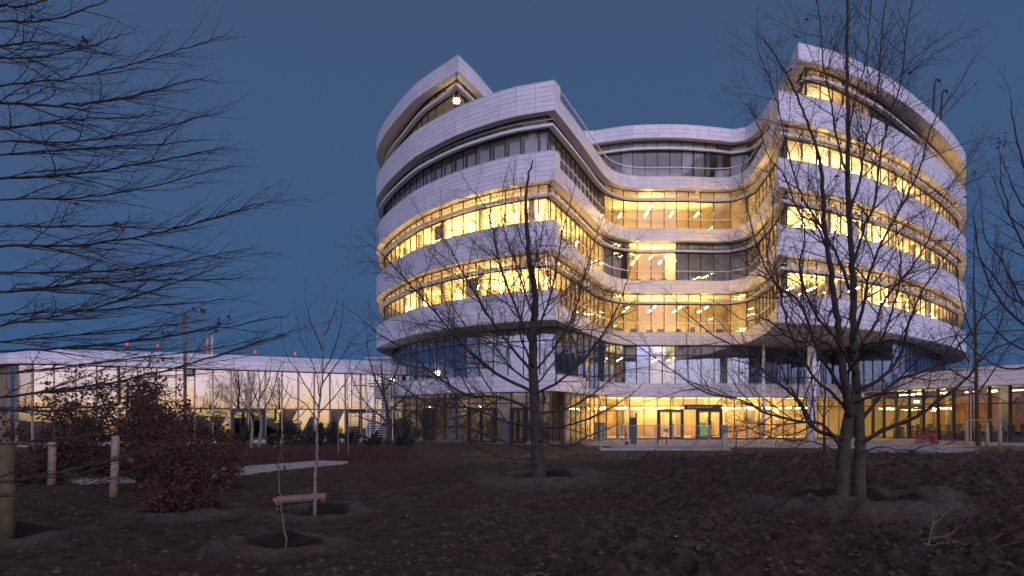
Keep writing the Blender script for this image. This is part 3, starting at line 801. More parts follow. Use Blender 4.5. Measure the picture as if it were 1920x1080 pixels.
# ------------------------------------------------------------------ ground
NT = {}
def vnoise(x, y, seed):
    if seed not in NT: NT[seed] = np.random.RandomState(seed).rand(256, 256)
    T = NT[seed]
    xi = np.floor(x).astype(int); yi = np.floor(y).astype(int); fx = x-xi; fy = y-yi
    fx = fx*fx*(3-2*fx); fy = fy*fy*(3-2*fy)
    g = lambda a, b_: T[a % 256, b_ % 256]
    return (g(xi, yi)*(1-fx)+g(xi+1, yi)*fx)*(1-fy)+(g(xi, yi+1)*(1-fx)+g(xi+1, yi+1)*fx)*fy
def fbm(x, y, s, seed, octv=4):
    r = 0; a = 1; n = 0
    for k in range(octv): r = r+a*(vnoise(x/s*2**k+17*k, y/s*2**k+31*k, seed+k)-.5); n += a; a *= .55
    return r/n*2
RINGS = []      # x, y, radius, rim height, pit depth
def ring(px, py, d, r, h, pit, ey=1.0): p = at(px, py, d); RINGS.append((p.x, p.y, r, h, pit))
ring(1597, 945, 12.9, 1.5, .26, .10)
ring(1010, 900, 18.2, 1.35, .20, .10)
ring(592, 955, 12.6, .78, .10, .45)
ring(527, 1022, 9.0, .66, .13, .75)
ring(352, 958, 12.7, .9, .13, .2)
ring(30, 1000, 9.9, .9, .14, .10)
def ground_h(x, y):
    x = np.asarray(x, float); y = np.asarray(y, float)
    near = np.clip((37-y)/6, 0, 1)*np.clip((y+10)/10, 0, 1); near = near*near*(3-2*near)
    h = fbm(x, y, 7.0, 1)*.12*near
    heap = np.exp(-(((x-8.5)/8)**2+((y-20.5)/4.0)**2))*.30+np.exp(-(((x-17)/8)**2+((y-24)/5)**2))*.22       # tipped soil along the back on the right
    h = h+heap
    h = h-np.exp(-(((x+6)/6)**2+((y-13)/6)**2))*.10
    rough = np.clip((x-.25*(y-12)+1.2)/3.5, .22, 1)*near
    sm = np.ones_like(x)
    ringh = np.zeros_like(x)
    for (rx, ry, rr_, rh, pit) in RINGS:
        wob = fbm(x*1.0+rx, y*1.0, .75*rr_, 50, 3)*.55*rr_
        d = np.sqrt((x-rx)**2+((y-ry)*1.05)**2)+wob
        ringh = ringh+rh*(1+.9*fbm(x+ry, y, .8*rr_, 60, 2))*np.exp(-((d-rr_)/(.34*rr_))**2)-pit*np.clip(1-d/(.8*rr_), 0, 1)**.6
        sm = sm*(1-.60*np.exp(-(d/(1.3*rr_))**4))
    c1 = fbm(x, y, .9, 9, 3); c2 = np.abs(fbm(x, y, .26, 21, 3)); c3 = fbm(x, y, .14, 33, 2); c3 = c3*np.abs(c3)*1.6
    h = h+rough*sm*(.15*c1+.17*c2+.10*c3)+ringh+.012*near*fbm(x, y, .25, 40, 3)
    return h*np.clip(near+.0, 0, 1)
def lines(a, b_, s0, lo, hi, grow_=1.10):
    v = list(np.arange(a, b_, s0)); s = s0; x = a
    while x > lo: s *= grow_; x -= s; v.insert(0, x)
    s = s0; x = v[-1]
    while x < hi: s *= grow_; x += s; v.append(x)
    return np.array(v)
GX = lines(-8.5, 14, .045, -500, 500, 1.09); GY1 = [5.0]
while GY1[-1] < 40: GY1.append(GY1[-1]+max(.03, GY1[-1]*.0046))
GYb = [5.0]; s_ = .1
while GYb[0] > -500: s_ *= 1.25; GYb.insert(0, GYb[0]-s_)
s_ = .3
while GY1[-1] < 700: s_ *= 1.2; GY1.append(GY1[-1]+s_)
GY = np.array(GYb[:-1]+GY1)
XX, YY = np.meshgrid(GX, GY); HH = ground_h(XX, YY)
nx, ny = len(GX), len(GY)
me = bpy.data.meshes.new('ground')
co = np.stack([XX, YY, HH], -1).reshape(-1, 3)
idx = np.arange(nx*ny).reshape(ny, nx)
fa = np.stack([idx[:-1, :-1], idx[:-1, 1:], idx[1:, 1:], idx[1:, :-1]], -1).reshape(-1, 4)
me.vertices.add(len(co)); me.vertices.foreach_set('co', co.ravel())
me.loops.add(fa.size); me.loops.foreach_set('vertex_index', fa.ravel().astype(np.int32))
me.polygons.add(len(fa)); me.polygons.foreach_set('loop_start', (np.arange(len(fa))*4).astype(np.int32)); me.polygons.foreach_set('loop_total', np.full(len(fa), 4, np.int32))
me.polygons.foreach_set('use_smooth', [True]*len(fa))
me.update(calc_edges=True); me.validate()
gm = bpy.data.materials.new('soil'); gm.use_nodes = True; t = gm.node_tree; B = t.nodes['Principled BSDF']; B.inputs['Roughness'].default_value = .95; B.inputs['Specular IOR Level'].default_value = .15
tcn = t.nodes.new('ShaderNodeTexCoord')
def nz(scale, det=8, rough=.6, w_=None, vec=None):
    n = t.nodes.new('ShaderNodeTexNoise'); n.inputs['Scale'].default_value = scale; n.inputs['Detail'].default_value = det; n.inputs['Roughness'].default_value = rough
    t.links.new(vec or tcn.outputs['Object'], n.inputs['Vector']); return n.outputs[0]
def rp(f, a, b_, ca, cb):
    r = t.nodes.new('ShaderNodeValToRGB'); t.links.new(f, r.inputs[0]); e = r.color_ramp.elements; e[0].position = a; e[1].position = b_; e[0].color = (*ca, 1); e[1].color = (*cb, 1); return r.outputs[0]
def mixc(f, a, b_):
    m = t.nodes.new('ShaderNodeMix'); m.data_type = 'RGBA'
    if isinstance(f, float): m.inputs[0].default_value = f
    else: t.links.new(f, m.inputs[0])
    t.links.new(a, m.inputs[6]); t.links.new(b_, m.inputs[7]); return m.outputs[2]
base = rp(nz(3.5, 10, .75), .38, .64, (.033, .023, .014), (.135, .094, .058))
red = rp(nz(5), .3, .7, (.055, .029, .018), (.115, .066, .042))
grey = rp(nz(14), .3, .7, (.085, .074, .060), (.145, .126, .102))
msk = rp(nz(.45, 5), .50, .62, (0, 0, 0), (1, 1, 1))
col = mixc(msk, base, red)
# finer grey soil on the planting rings
sepn = t.nodes.new('ShaderNodeSeparateXYZ'); t.links.new(tcn.outputs['Object'], sepn.inputs[0])
acc = None
for (rx, ry, rr_, rh, pit) in RINGS:
    vd = t.nodes.new('ShaderNodeVectorMath'); vd.operation = 'DISTANCE'; vd.inputs[1].default_value = (rx, ry, .1); t.links.new(tcn.outputs['Object'], vd.inputs[0])
    mr = t.nodes.new('ShaderNodeMapRange'); mr.inputs[1].default_value = rr_*1.1; mr.inputs[2].default_value = rr_*1.6; mr.inputs[3].default_value = 1; mr.inputs[4].default_value = 0
    t.links.new(vd.outputs['Value'], mr.inputs[0])
    if acc is None: acc = mr.outputs[0]
    else:
        m = t.nodes.new('ShaderNodeMath'); m.operation = 'MAXIMUM'; t.links.new(acc, m.inputs[0]); t.links.new(mr.outputs[0], m.inputs[1]); acc = m.outputs[0]
m = t.nodes.new('ShaderNodeMath'); m.operation = 'MULTIPLY'; t.links.new(acc, m.inputs[0]); t.links.new(rp(nz(3), .3, .55, (.35, .35, .35), (1, 1, 1)), m.inputs[1])
col = mixc(m.outputs[0], col, grey)
pit_shade = rp(nz(9), .3, .7, (.018, .013, .010), (.035, .026, .020)); acc = None  # shade of the pit hollows, painted into the soil colour
for (rx, ry, rr_, rh, pit) in RINGS:
    vd = t.nodes.new('ShaderNodeVectorMath'); vd.operation = 'DISTANCE'; vd.inputs[1].default_value = (rx, ry, 0); t.links.new(tcn.outputs['Object'], vd.inputs[0])
    mr = t.nodes.new('ShaderNodeMapRange'); mr.inputs[1].default_value = rr_*.72; mr.inputs[2].default_value = rr_*.92; mr.inputs[3].default_value = .9; mr.inputs[4].default_value = 0
    t.links.new(vd.outputs['Value'], mr.inputs[0])
    if acc is None: acc = mr.outputs[0]
    else:
        m = t.nodes.new('ShaderNodeMath'); m.operation = 'MAXIMUM'; t.links.new(acc, m.inputs[0]); t.links.new(mr.outputs[0], m.inputs[1]); acc = m.outputs[0]
col = mixc(acc, col, pit_shade)
# flecks: bits of straw and gravel
fl = rp(nz(75, 2), .73, .77, (0, 0, 0), (1, 1, 1)); cst = t.nodes.new('ShaderNodeRGB'); cst.outputs[0].default_value = (.20, .18, .15, 1)
mf = t.nodes.new('ShaderNodeMath'); mf.operation = 'MULTIPLY'; t.links.new(fl, mf.inputs[0]); mf.inputs[1].default_value = .6
col = mixc(mf.outputs[0], col, cst.outputs[0])
t.links.new(col, B.inputs['Base Color'])
bp = t.nodes.new('ShaderNodeBump'); bp.inputs['Strength'].default_value = 1.0; bp.inputs['Distance'].default_value = .09
t.links.new(nz(16, 10, .8), bp.inputs['Height']); t.links.new(bp.outputs[0], B.inputs['Normal'])
me.materials.append(gm)
go = bpy.data.objects.new('ground', me); C.objects.link(go); tag(go, 'dark bare soil, rough and clodded, with raised rings around the trees', None, None, 'structure')
def gz(x, y):
    if y > 37.01: return 0.0
    return float(ground_h(np.array([x]), np.array([y]))[0])

# clods and stones lying on the soil
def blob(mb, c, r, rng, sq=.7):
    t_ = (1+5**.5)/2
    V = [(-1, t_, 0), (1, t_, 0), (-1, -t_, 0), (1, -t_, 0), (0, -1, t_), (0, 1, t_), (0, -1, -t_), (0, 1, -t_), (t_, 0, -1), (t_, 0, 1), (-t_, 0, -1), (-t_, 0, 1)]
    Fc = [(0, 11, 5), (0, 5, 1), (0, 1, 7), (0, 7, 10), (0, 10, 11), (1, 5, 9), (5, 11, 4), (11, 10, 2), (10, 7, 6), (7, 1, 8), (3, 9, 4), (3, 4, 2), (3, 2, 6), (3, 6, 8), (3, 8, 9), (4, 9, 5), (2, 4, 11), (6, 2, 10), (8, 6, 7), (9, 8, 1)]
    n = len(mb.v); a = rng.uniform(0, 6.28); ca, sa = math.cos(a), math.sin(a); ex = rng.uniform(.75, 1.35)
    for v in V:
        k = r*rng.uniform(.62, 1.12)/1.9; x, y, z_ = v[0]*k*ex, v[1]*k, v[2]*k*sq
        mb.v.append((c[0]+x*ca-y*sa, c[1]+x*sa+y*ca, c[2]+z_))
    for f_ in Fc: mb.face(tuple(n+i for i in f_))
rg = random.Random(12)
N = 22000
ys = np.array([5.5+30*rg.random()**1.6 for _ in range(N)]); xs = np.array([(rg.random()-.42)*y*1.75 for y in ys])
hs = ground_h(xs, ys); b = MB(); st = MB()
for x, y, h in zip(xs, ys, hs):
    dens = 1 if x > .25*(y-12)-1 else .35
    if rg.random() > dens: continue
    if any((x-q[0])**2+(y-q[1])**2 < (q[2]*1.15)**2 for q in RINGS) and rg.random() < .85: continue
    r = .012+.042*rg.random()**3.5
    if rg.random() < .018: st.tone = None; blob(st, (x, y, h+r*.2), r*.6, rg)
    else: b.tone = rg.uniform(.5, 1.05); blob(b, (x, y, h+r*.15), r, rg)
tag(b.build('soil_clods', 'clod'), 'dark crumbly clods strewn over the bare soil', None, None, 'stuff')
tag(st.build('loose_stones', 'stone'), 'pale small stones scattered on the dark soil', None, None, 'stuff')

# plaza paving in front of the tower: slabs in rows
b = MB(); b.poly([(4.6, 52), (4.6, 41.3), (7, 41.0), (24.9, 36.5), (25, 34.6), (52, 34.6), (52, 60), (4.6, 60)], -.1, .004); pvo = tag(b.build('pavement', 'joint'), 'pale paving along the glass fronts', None, None, 'structure')
b = MB()
for i in range(4, WG.m-1): b.strip(WG.p[i], WG.p[i+1], WG.n[i], WG.n[i+1], -2.4, -.1, -.05, .06)
tag(b.build('path', 'concrete'), 'pale concrete path along the foot of the glass wing', None, None, 'structure')
def in_bed(x, y):      # soil reaches further towards the tower on the left
    return x < 5.2 or (y < 41.2-max(0, x-6)*.25 if x < 25 else y < 34.8)
items = []; rp_ = random.Random(4)
yy = 35.0
while yy < 53:
    xx = -7.0
    while xx < 40:
        cx, cy = xx+.6, yy+.3
        if not in_bed(cx, cy) and abs(cx/cy) < .8:
            tn = rp_.uniform(.85, 1.12)
            def fn(b, xx=xx, yy=yy, tn=tn): b.tone = tn; b.box(xx+.01, xx+1.19, yy+.01, yy+.59, -.011, .012+tn*.004)
            items.append((1.2*F/cy*(.6*CAMZ*F/cy**2), fn))
        xx += 1.2
    yy += .6
many('paving_slab', items, 'paving', pvo)

# ------------------------------------------------------------------ trees
class Tree:
    def __init__(s, seed, gap=(.28, .20, .13), ratio=.55, up=.16, wander=.14, ang=(28, 52), seg=.16, rmin=.0026, maxl=3, leaf=0, flat=0, lmax=9, dens=1.0, side=None, droop=0):
        s.r = random.Random(seed); s.gap = gap; s.ratio = ratio; s.up = up; s.w = wander; s.ang = ang; s.seg = seg; s.rmin = rmin; s.maxl = maxl
        s.leafp = leaf; s.flat = flat; s.twigs = MB(); s.leaves = MB(); s.lmax = lmax; s.n = 0; s.mid = []; s.dens = dens
        s.zmin = None
    def leaf(s, p, size=.05):
        r = s.r; u = Vector((r.gauss(0, 1), r.gauss(0, 1), r.gauss(0, .6))).normalized(); v = u.cross(Vector((r.gauss(0, 1), r.gauss(0, 1), r.gauss(0, 1)))).normalized()
        a = size*r.uniform(.7, 1.4); s.leaves.tone = r.uniform(.45, 1.5)
        w_ = u.cross(v)*a*.25
        s.leaves.quad(p, p+u*a*.6+v*a*.42+w_, p+u*a*1.4, p+u*a*.6-v*a*.42+w_)
    def line(s, p, d, L, r0, up):
        n = max(3, int(L/s.seg)); st = L/n; pts = [p.copy()]; d = d.normalized(); kink = s.w
        m_ = Vector((0, 0, 0))
        for k in range(n):
            m_ = m_*.35+Vector((s.r.gauss(0, kink), s.r.gauss(0, kink), s.r.gauss(0, kink)*(1-.5*s.flat)))*math.sqrt(st/.16)*.52
            d = d+m_+Vector((0, 0, up*st))
            d.normalize(); p = p+d*st
            if s.zmin is not None and p.z < s.zmin: d.z = abs(d.z)*.5; p.z = s.zmin
            pts.append(p.copy())
        return pts
    def spawn(s, pts, rad, lvl, L, start=.12, gapk=1, lenk=1.0):
        """side shoots of a limb"""
        if lvl > s.maxl: return
        acc = 0; total = sum((b_-a).length for a, b_ in zip(pts, pts[1:])); run = 0; az = s.r.uniform(0, 6.28)
        gap = s.gap[min(lvl, len(s.gap)-1)]*gapk
        nxt = total*start+s.r.uniform(0, gap)
        for i in range(len(pts)-1):
            sl = (pts[i+1]-pts[i]).length
            while nxt <= run+sl:
                q = (nxt-run)/max(sl, 1e-6); p = pts[i].lerp(pts[i+1], q); t = nxt/total
                r0 = rad[i]*(1-q)+rad[i+1]*q
                d = (pts[i+1]-pts[i]).normalized(); az += 2.4+s.r.gauss(0, .5)
                u = d.cross(Vector((0, 0, 1)))
                if u.length < .2: u = d.cross(Vector((1, 0, 0)))
                u.normalize(); v = d.cross(u)
                if s.flat: sd = u*(1 if math.sin(az) > 0 else -1)*1.0+v*math.cos(az)*(1-s.flat)
                else: sd = u*math.cos(az)+v*math.sin(az)
                sd.normalize(); a = R(s.r.uniform(*s.ang))
                nd = d*math.cos(a)+sd*math.sin(a)
                nl = min(L*s.ratio*(1.05-t*.75)*s.r.uniform(.55, 1.15)*lenk, s.lmax)
                nr = max(s.rmin, min(r0*.62, .0055*nl+.0028*nl*nl+.0018))
                if nl > .1: s.shoot(p, nd, nl, nr, lvl)
                nxt += gap*s.r.uniform(.6, 1.5)*(.8+.4*t)
            run += sl
    def shoot(s, p, d, L, r, lvl):
        pts = s.line(p, d, L, r, s.up if lvl < s.maxl else s.up*.5)
        n = len(pts); rad = [max(s.rmin*.8, r*(1-.78*i/(n-1))) for i in range(n)]
        s.n += 1
        k = 5 if r > .014 else (4 if r > .007 else 3)
        if r > .016: s.mid.append((pts, rad))
        else: s.twigs.tube(pts, rad, k, False)
        if s.leafp and s.r.random() < s.leafp:
            for _ in range(s.r.randint(1, 4)): s.leaf(pts[s.r.randrange(n//2, n)]+Vector((s.r.gauss(0, .02), s.r.gauss(0, .02), s.r.gauss(0, .02))))
        if lvl < s.maxl: s.spawn(pts, rad, lvl+1, L, .15)
        else:      # a couple of short spurs near the tip
            for _ in range(1):
                i = s.r.randrange(max(1, n//2), n); s.twigs.tube([pts[i], pts[i]+(pts[-1]-pts[-2]).normalized()*.05+Vector((s.r.gauss(0, .03), s.r.gauss(0, .03), s.r.uniform(0, .06)))], [s.rmin, s.rmin*.8], 3, False)
def smooth3(pts, n=7):
    Q = [pts[0]*2-pts[1]]+pts+[pts[-1]*2-pts[-2]]; out = []
    for i in range(1, len(Q)-2):
        p0, p1, p2, p3 = Q[i-1:i+3]
        for k in range(n):
            t = k/n; out.append(.5*((2*p1)+(p2-p0)*t+(2*p0-5*p1+4*p2-p3)*t*t+(3*p1-p0-3*p2+p3)*t**3))
    return out+[Q[-2]]
def limb_pts(T, px, d0, d1, jit_=.007):
    L = len(px); pts = [at(x, y, d0+(d1-d0)*(i/(L-1))**.8) for i, (x, y) in enumerate(px)]
    out = smooth3(pts, 6); return [out[0]]+[p+Vector((T.r.gauss(0, jit_), T.r.gauss(0, jit_), T.r.gauss(0, jit_))) for p in out[1:]]
def finish(T, root, bark, twig='twig', leafm='dead_leaf'):
    for pts, rad in sorted(T.mid, key=lambda q: -q[1][0])[:120]:
        b = MB(); b.tube(pts, rad, 6, False); b.build('branch', twig, root, True)
    for pts, rad in sorted(T.mid, key=lambda q: -q[1][0])[120:]: T.twigs.tube(pts, rad, 4, False)
    tag(T.twigs.build('twigs', twig, root), kind='stuff')
    if T.leaves.v: tag(T.leaves.build('leaves', leafm, root), kind='stuff')
def limb(T, root, px, d0, d1, r0, r1, bark, gapk=1, lenk=1, start=.15, name='branch', L=None):
    r0 *= getattr(T, 'rk', 1); pts = limb_pts(T, px, d0, d1); n = len(pts); rad = [r0+(r1-r0)*(i/(n-1))**.8 for i in range(n)]
    b = MB(); b.tube(pts, rad, 8 if r0 > .03 else 6); b.build(name, bark, root, True)
    tot = sum((b_-a).length for a, b_ in zip(pts, pts[1:]))
    T.spawn(pts, rad, 1, L or tot, start, gapk, lenk*getattr(T, 'lk', 1))
    T.shoot(pts[-1], pts[-1]-pts[-2], tot*getattr(T, 'tipk', .16), r1, 2)

# --- middle tree
D = 18.2
T = Tree(101, gap=(.5, .20, .125, .09), up=.10, wander=.15, ratio=.52, rmin=.0034, maxl=3, lmax=2.0)
T.rk = .85; T.lk = 1.15
b0 = at(1010, 900, D); gx = gz(b0.x, b0.y)
t1 = thing('bare_tree', 'straight-trunked leafless tree in front of the left lobe of the tower', 'tree', (b0.x, b0.y, gx), 'large leafless trees')
trunk = [(1010, 905), (1008, 870), (1004, 780), (1000, 700), (1000, 620), (1003, 560), (992, 480), (986, 400), (990, 335), (1000, 300)]
pts = limb_pts(T, trunk, D, D+.2, .01); n = len(pts)
def trad(i, n): t = i/(n-1); return (.205-.19*t**.8)*(1+.5*max(0, .06-t)/.06)
rad = [trad(i, n) for i in range(n)]
b = MB(); b.tube(pts, rad, 14); b.build('trunk', 'bark', t1, True)
T.spawn(pts[int(n*.45):], rad[int(n*.45):], 1, 2.6, .02, .9)
for px, dd, r0 in (
    ([(1001, 770), (940, 745), (870, 738), (800, 690), (760, 655), (712, 628), (680, 600)], -1.0, .055),
    ([(1001, 735), (930, 700), (870, 650), (820, 590), (775, 540), (720, 480), (695, 460)], .8, .055),
    ([(1000, 700), (950, 640), (905, 575), (862, 500), (838, 455), (800, 420)], -.6, .05),
    ([(1000, 655), (965, 570), (935, 490), (925, 430), (905, 380), (880, 350)], 1.0, .045),
    ([(1001, 800), (950, 790), (880, 765), (815, 760), (745, 720), (700, 700)], -1.6, .05),
    ([(1003, 845), (950, 830), (870, 800), (820, 800), (750, 770)], -1.9, .04),
    ([(1004, 860), (940, 858), (880, 835), (830, 838)], 1.2, .025),
    ([(1004, 800), (1045, 802), (1090, 790), (1145, 765), (1190, 735)], -1.3, .045),
    ([(1003, 775), (1060, 768), (1110, 740), (1160, 700), (1200, 690)], .9, .045),
    ([(1001, 740), (1048, 715), (1095, 672), (1140, 610), (1165, 560), (1180, 510)], -1.0, .05),
    ([(1000, 700), (1040, 650), (1075, 590), (1095, 520), (1115, 450), (1130, 410)], 1.1, .045),
    ([(1000, 640), (1030, 560), (1045, 490), (1058, 420), (1075, 360)], -.7, .04),
    ([(1001, 600), (975, 520), (950, 450), (940, 400), (945, 340)], -.4, .035),
    ([(996, 520), (1012, 460), (1022, 400), (1030, 350)], .5, .03),
    ([(990, 480), (968, 420), (962, 370), (965, 320)], .4, .025),
    ([(1000, 720), (960, 690), (920, 640), (880, 620), (840, 560)], 2.0, .04),
    ([(1001, 730), (1030, 690), (1065, 640), (1085, 560)], 2.0, .035),
    ([(1005, 825), (1060, 838), (1110, 815), (1150, 800)], -1.8, .03),
    ([(1000, 690), (975, 620), (985, 540), (960, 470)], -1.8, .04)):
    limb(T, t1, px, D, D+dd, r0, .010, 'bark_dark')
finish(T, t1, 'bark')

# --- right double-stemmed tree
D = 12.9
T = Tree(202, gap=(.5, .18, .115, .08), up=.12, wander=.14, ratio=.52, rmin=.0025, maxl=3, lmax=1.5, leaf=.006, seg=.13)
T.rk = .72
b0 = at(1597, 945, D); t2 = thing('bare_tree', 'tall leafless tree with two fused mossy stems before the right lobe', 'tree', (b0.x, b0.y, gz(b0.x, b0.y)), 'large leafless trees')
def stem(px, d0, d1, r0, r1, m, sp=None, k=14, p_=.75):
    pts = limb_pts(T, px, d0, d1, .008); n = len(pts); rad = [r0+(r1-r0)*(i/(n-1))**p_ for i in range(n)]
    b = MB(); b.tube(pts, rad, k); b.build('trunk', m, t2, True)
    if sp: T.spawn(pts[int(n*sp):], rad[int(n*sp):], 1, 2.4, .02, .8)
stem([(1579, 955), (1580, 900), (1582, 850), (1588, 800), (1598, 762), (1602, 735)], D, D+.1, .138, .09, 'bark_green')
stem([(1612, 955), (1611, 900), (1612, 840), (1612, 790), (1607, 740), (1604, 690), (1600, 620), (1601, 553), (1596, 471), (1590, 370), (1590, 243), (1589, 152), (1588, 60), (1592, -60), (1596, -150)], D, D+.2, .135, .018, 'bark_green', .42, p_=.62)
stem([(1594, 780), (1584, 720), (1578, 670), (1570, 600), (1562, 540), (1553, 471), (1545, 400), (1541, 330), (1530, 275), (1505, 205), (1470, 130), (1430, 70)], D, D-.8, .085, .010, 'bark_dark', .35, 10)
for px, dd, r0 in (
    ([(1614, 832), (1663, 803), (1712, 785), (1755, 754), (1810, 712), (1838, 675), (1870, 650), (1925, 635)], -1.3, .062),
    ([(1613, 790), (1675, 718), (1755, 687), (1805, 640), (1850, 590), (1890, 560)], .8, .055),
    ([(1606, 735), (1651, 709), (1688, 666), (1700, 620), (1722, 560), (1760, 500), (1800, 440)], -.9, .055),
    ([(1590, 748), (1565, 709), (1530, 650), (1501, 569), (1464, 541), (1433, 498), (1409, 425), (1392, 340)], .7, .055),
    ([(1578, 822), (1525, 802), (1498, 754), (1478, 733), (1440, 705), (1395, 660), (1340, 630), (1290, 590)], -1.2, .058),
    ([(1576, 835), (1540, 795), (1500, 790), (1440, 775), (1390, 750), (1320, 735), (1255, 690), (1190, 645)], -1.9, .045),
    ([(1590, 770), (1560, 738), (1520, 700), (1480, 620), (1465, 560), (1440, 480), (1450, 400), (1445, 330)], 1.3, .05),
    ([(1600, 640), (1622, 560), (1628, 520), (1660, 440), (1700, 370), (1730, 300), (1750, 230), (1800, 160)], -.8, .05),
    ([(1600, 560), (1570, 480), (1548, 440), (1510, 380), (1490, 330), (1470, 250), (1450, 170), (1420, 90)], .9, .04),
    ([(1598, 500), (1620, 430), (1640, 380), (1650, 300), (1665, 230), (1690, 150), (1700, 60), (1710, 0)], .8, .04),
    ([(1591, 400), (1612, 340), (1620, 280), (1640, 200), (1650, 120), (1655, 40), (1670, -40)], -.8, .035),
    ([(1590, 330), (1568, 260), (1560, 200), (1545, 130), (1540, 60), (1530, 0), (1500, -80)], .9, .03),
    ([(1590, 250), (1605, 180), (1625, 110), (1630, 40), (1640, -50)], .5, .025),
    ([(1555, 480), (1530, 420), (1500, 400), (1470, 330), (1440, 290), (1425, 240)], -1.0, .03),
    ([(1602, 660), (1640, 610), (1660, 560), (1710, 500), (1745, 440), (1770, 370), (1820, 300)], 1.6, .045),
    ([(1602, 700), (1570, 640), (1530, 590), (1500, 510), (1510, 440), (1500, 400)], -1.7, .045),
    ([(1589, 700), (1620, 660), (1650, 640), (1680, 560), (1690, 500), (1680, 420)], -2.0, .04),
    ([(1575, 850), (1530, 830), (1480, 825), (1430, 815), (1400, 800)], -1.7, .022),
    ([(1613, 850), (1650, 838), (1700, 845), (1750, 830)], -1.2, .02),
    ([(1604, 755), (1655, 738), (1700, 735), (1740, 745), (1800, 738)], -1.9, .03),
    ([(1580, 665), (1540, 640), (1490, 640), (1440, 600), (1395, 600), (1350, 570)], 1.8, .035)):
    limb(T, t2, px, D, D+dd, r0, .008, 'bark_dark')
finish(T, t2, 'bark')

# --- tree standing left of the frame; only its long level branches reach in
T = Tree(303, gap=(.5, .15, .11, .09), up=.10, wander=.15, ratio=.50, rmin=.0014, maxl=3, lmax=1.2, leaf=.002, flat=.7, ang=(18, 42), seg=.13)
t3 = thing('beech_tree', 'leafless tree with long level branches entering from the left edge', 'tree', (-7.6, 8.6, gz(-7.6, 8.6)))
b = MB(); tp = [Vector((-7.6, 8.6, -.1)), Vector((-7.6, 8.6, 2)), Vector((-7.55, 8.65, 4.5)), Vector((-7.6, 8.6, 7.5)), Vector((-7.6, 8.6, 9.5))]
b.tube(smooth3(tp, 6), [.26-.22*i/24 for i in range(25)], 14); b.build('trunk', 'bark', t3, True)
r3 = random.Random(33); T.tipk = .05; T.rk = .8
tips = [(0, 10, 140, -30), (0, 40, 235, -15), (0, 160, 428, 62), (0, 195, 390, 145), (0, 265, 420, 210), (0, 290, 380, 262), (0, 335, 425, 275), (0, 375, 440, 310), (0, 110, 250, 60), (0, 462, 498, 380),
        (0, 510, 463, 468), (0, 425, 360, 430), (0, 548, 455, 520), (0, 590, 440, 560), (0, 85, 210, 100), (0, 660, 540, 590), (0, 240, 300, 215), (0, 700, 470, 640), (0, 745, 545, 620), (0, 640, 380, 600), (0, 833, 400, 780), (0, 905, 330, 828), (0, 930, 300, 860), (0, 610, 410, 500), (0, 770, 330, 735)]
for k, (xa, ya, xb, yb) in enumerate(tips):
    d0 = 8.6; d1 = r3.uniform(7.2, 9.8)
    xm, ym = 0, ya
    st_y = ya+(ya-yb)*.35+r3.uniform(-8, 8)
    sag = r3.uniform(-10, 14)
    px = [(-170, st_y+6), (-80, ya+sag*.3+(ya-yb)*.12), (0, ya), (xb*.33, ya+(yb-ya)*.22+sag), (xb*.66, ya+(yb-ya)*.55+sag*.8), (xb*.9, yb+(ya-yb)*.16), (xb, yb)]
    limb(T, t3, px, d0, d1, (.023 if k % 3 else .033), .004, 'bark_dark', 1.0, .95, .28)
finish(T, t3, 'bark')

# --- tree beyond the right edge of the frame, and the staked young tree by the pavilion
T = Tree(404, gap=(.5, .3, .2, .13), up=.12, wander=.17, ratio=.5, rmin=.0030, maxl=3, lmax=1.2, leaf=.02, seg=.14)
t4 = thing('bare_tree', 'leafless tree reaching rising branches in at the right edge of the picture', 'tree', (10.2, 12.0, gz(10.2, 12)), 'large leafless trees')
b = MB(); b.tube(smooth3([Vector((10.2, 12, -.1)), Vector((10.2, 12, 2.5)), Vector((10.1, 12, 5)), Vector((10.2, 12, 9))], 6), [.17-.15*i/18 for i in range(19)], 12); b.build('trunk', 'bark', t4, True)
for px, dd, r0 in (
    ([(2040, 620), (1990, 560), (1940, 500), (1905, 430), (1880, 350), (1875, 290)], .4, .035),
    ([(2045, 560), (1990, 470), (1950, 380), (1920, 310), (1900, 230), (1895, 190)], -.4, .035),
    ([(2042, 680), (1980, 650), (1910, 600), (1860, 540), (1830, 450), (1825, 400)], .9, .04),
    ([(2042, 720), (1990, 715), (1940, 690), (1880, 690), (1830, 660), (1790, 620)], -.6, .035),
    ([(2045, 500), (2000, 420), (1970, 330), (1945, 240), (1930, 190)], .3, .03),
    ([(2045, 640), (1980, 600), (1920, 570), (1885, 500), (1850, 450), (1840, 390)], -1.0, .03),
    ([(2045, 750), (1985, 760), (1930, 740), (1890, 735)], .6, .025),
    ([(2042, 600), (1985, 520), (1930, 440), (1890, 400), (1860, 330)], 1.2, .03),
    ([(2042, 660), (1975, 600), (1900, 560), (1850, 500), (1815, 470)], -1.4, .03),
    ([(2044, 530), (1980, 440), (1915, 380), (1880, 300)], -.9, .03),
    ([(2042, 700), (1960, 670), (1890, 640), (1840, 590), (1800, 560)], 1.5, .03)):
    limb(T, t4, px, 12.0, 12.0+dd, r0, .006, 'bark_dark')
finish(T, t4, 'bark')
T = Tree(405, gap=(.6, .40, .28, .2), up=.22, wander=.14, ratio=.5, rmin=.009, maxl=2, lmax=1.6, leaf=.16, seg=.3)
D = 36; bz = at(1834, 842, D); t5 = thing('young_tree', 'young upright tree with a few russet leaves held by pale stakes before the pavilion', 'tree', (bz.x, bz.y, 0))
pts = limb_pts(T, [(1834, 845), (1832, 780), (1830, 700), (1828, 600), (1826, 520), (1828, 440)], D, D, .01); n = len(pts)
b = MB(); b.tube(pts, [.13-.11*i/(n-1) for i in range(n)], 10); b.build('trunk', 'bark', t5, True)
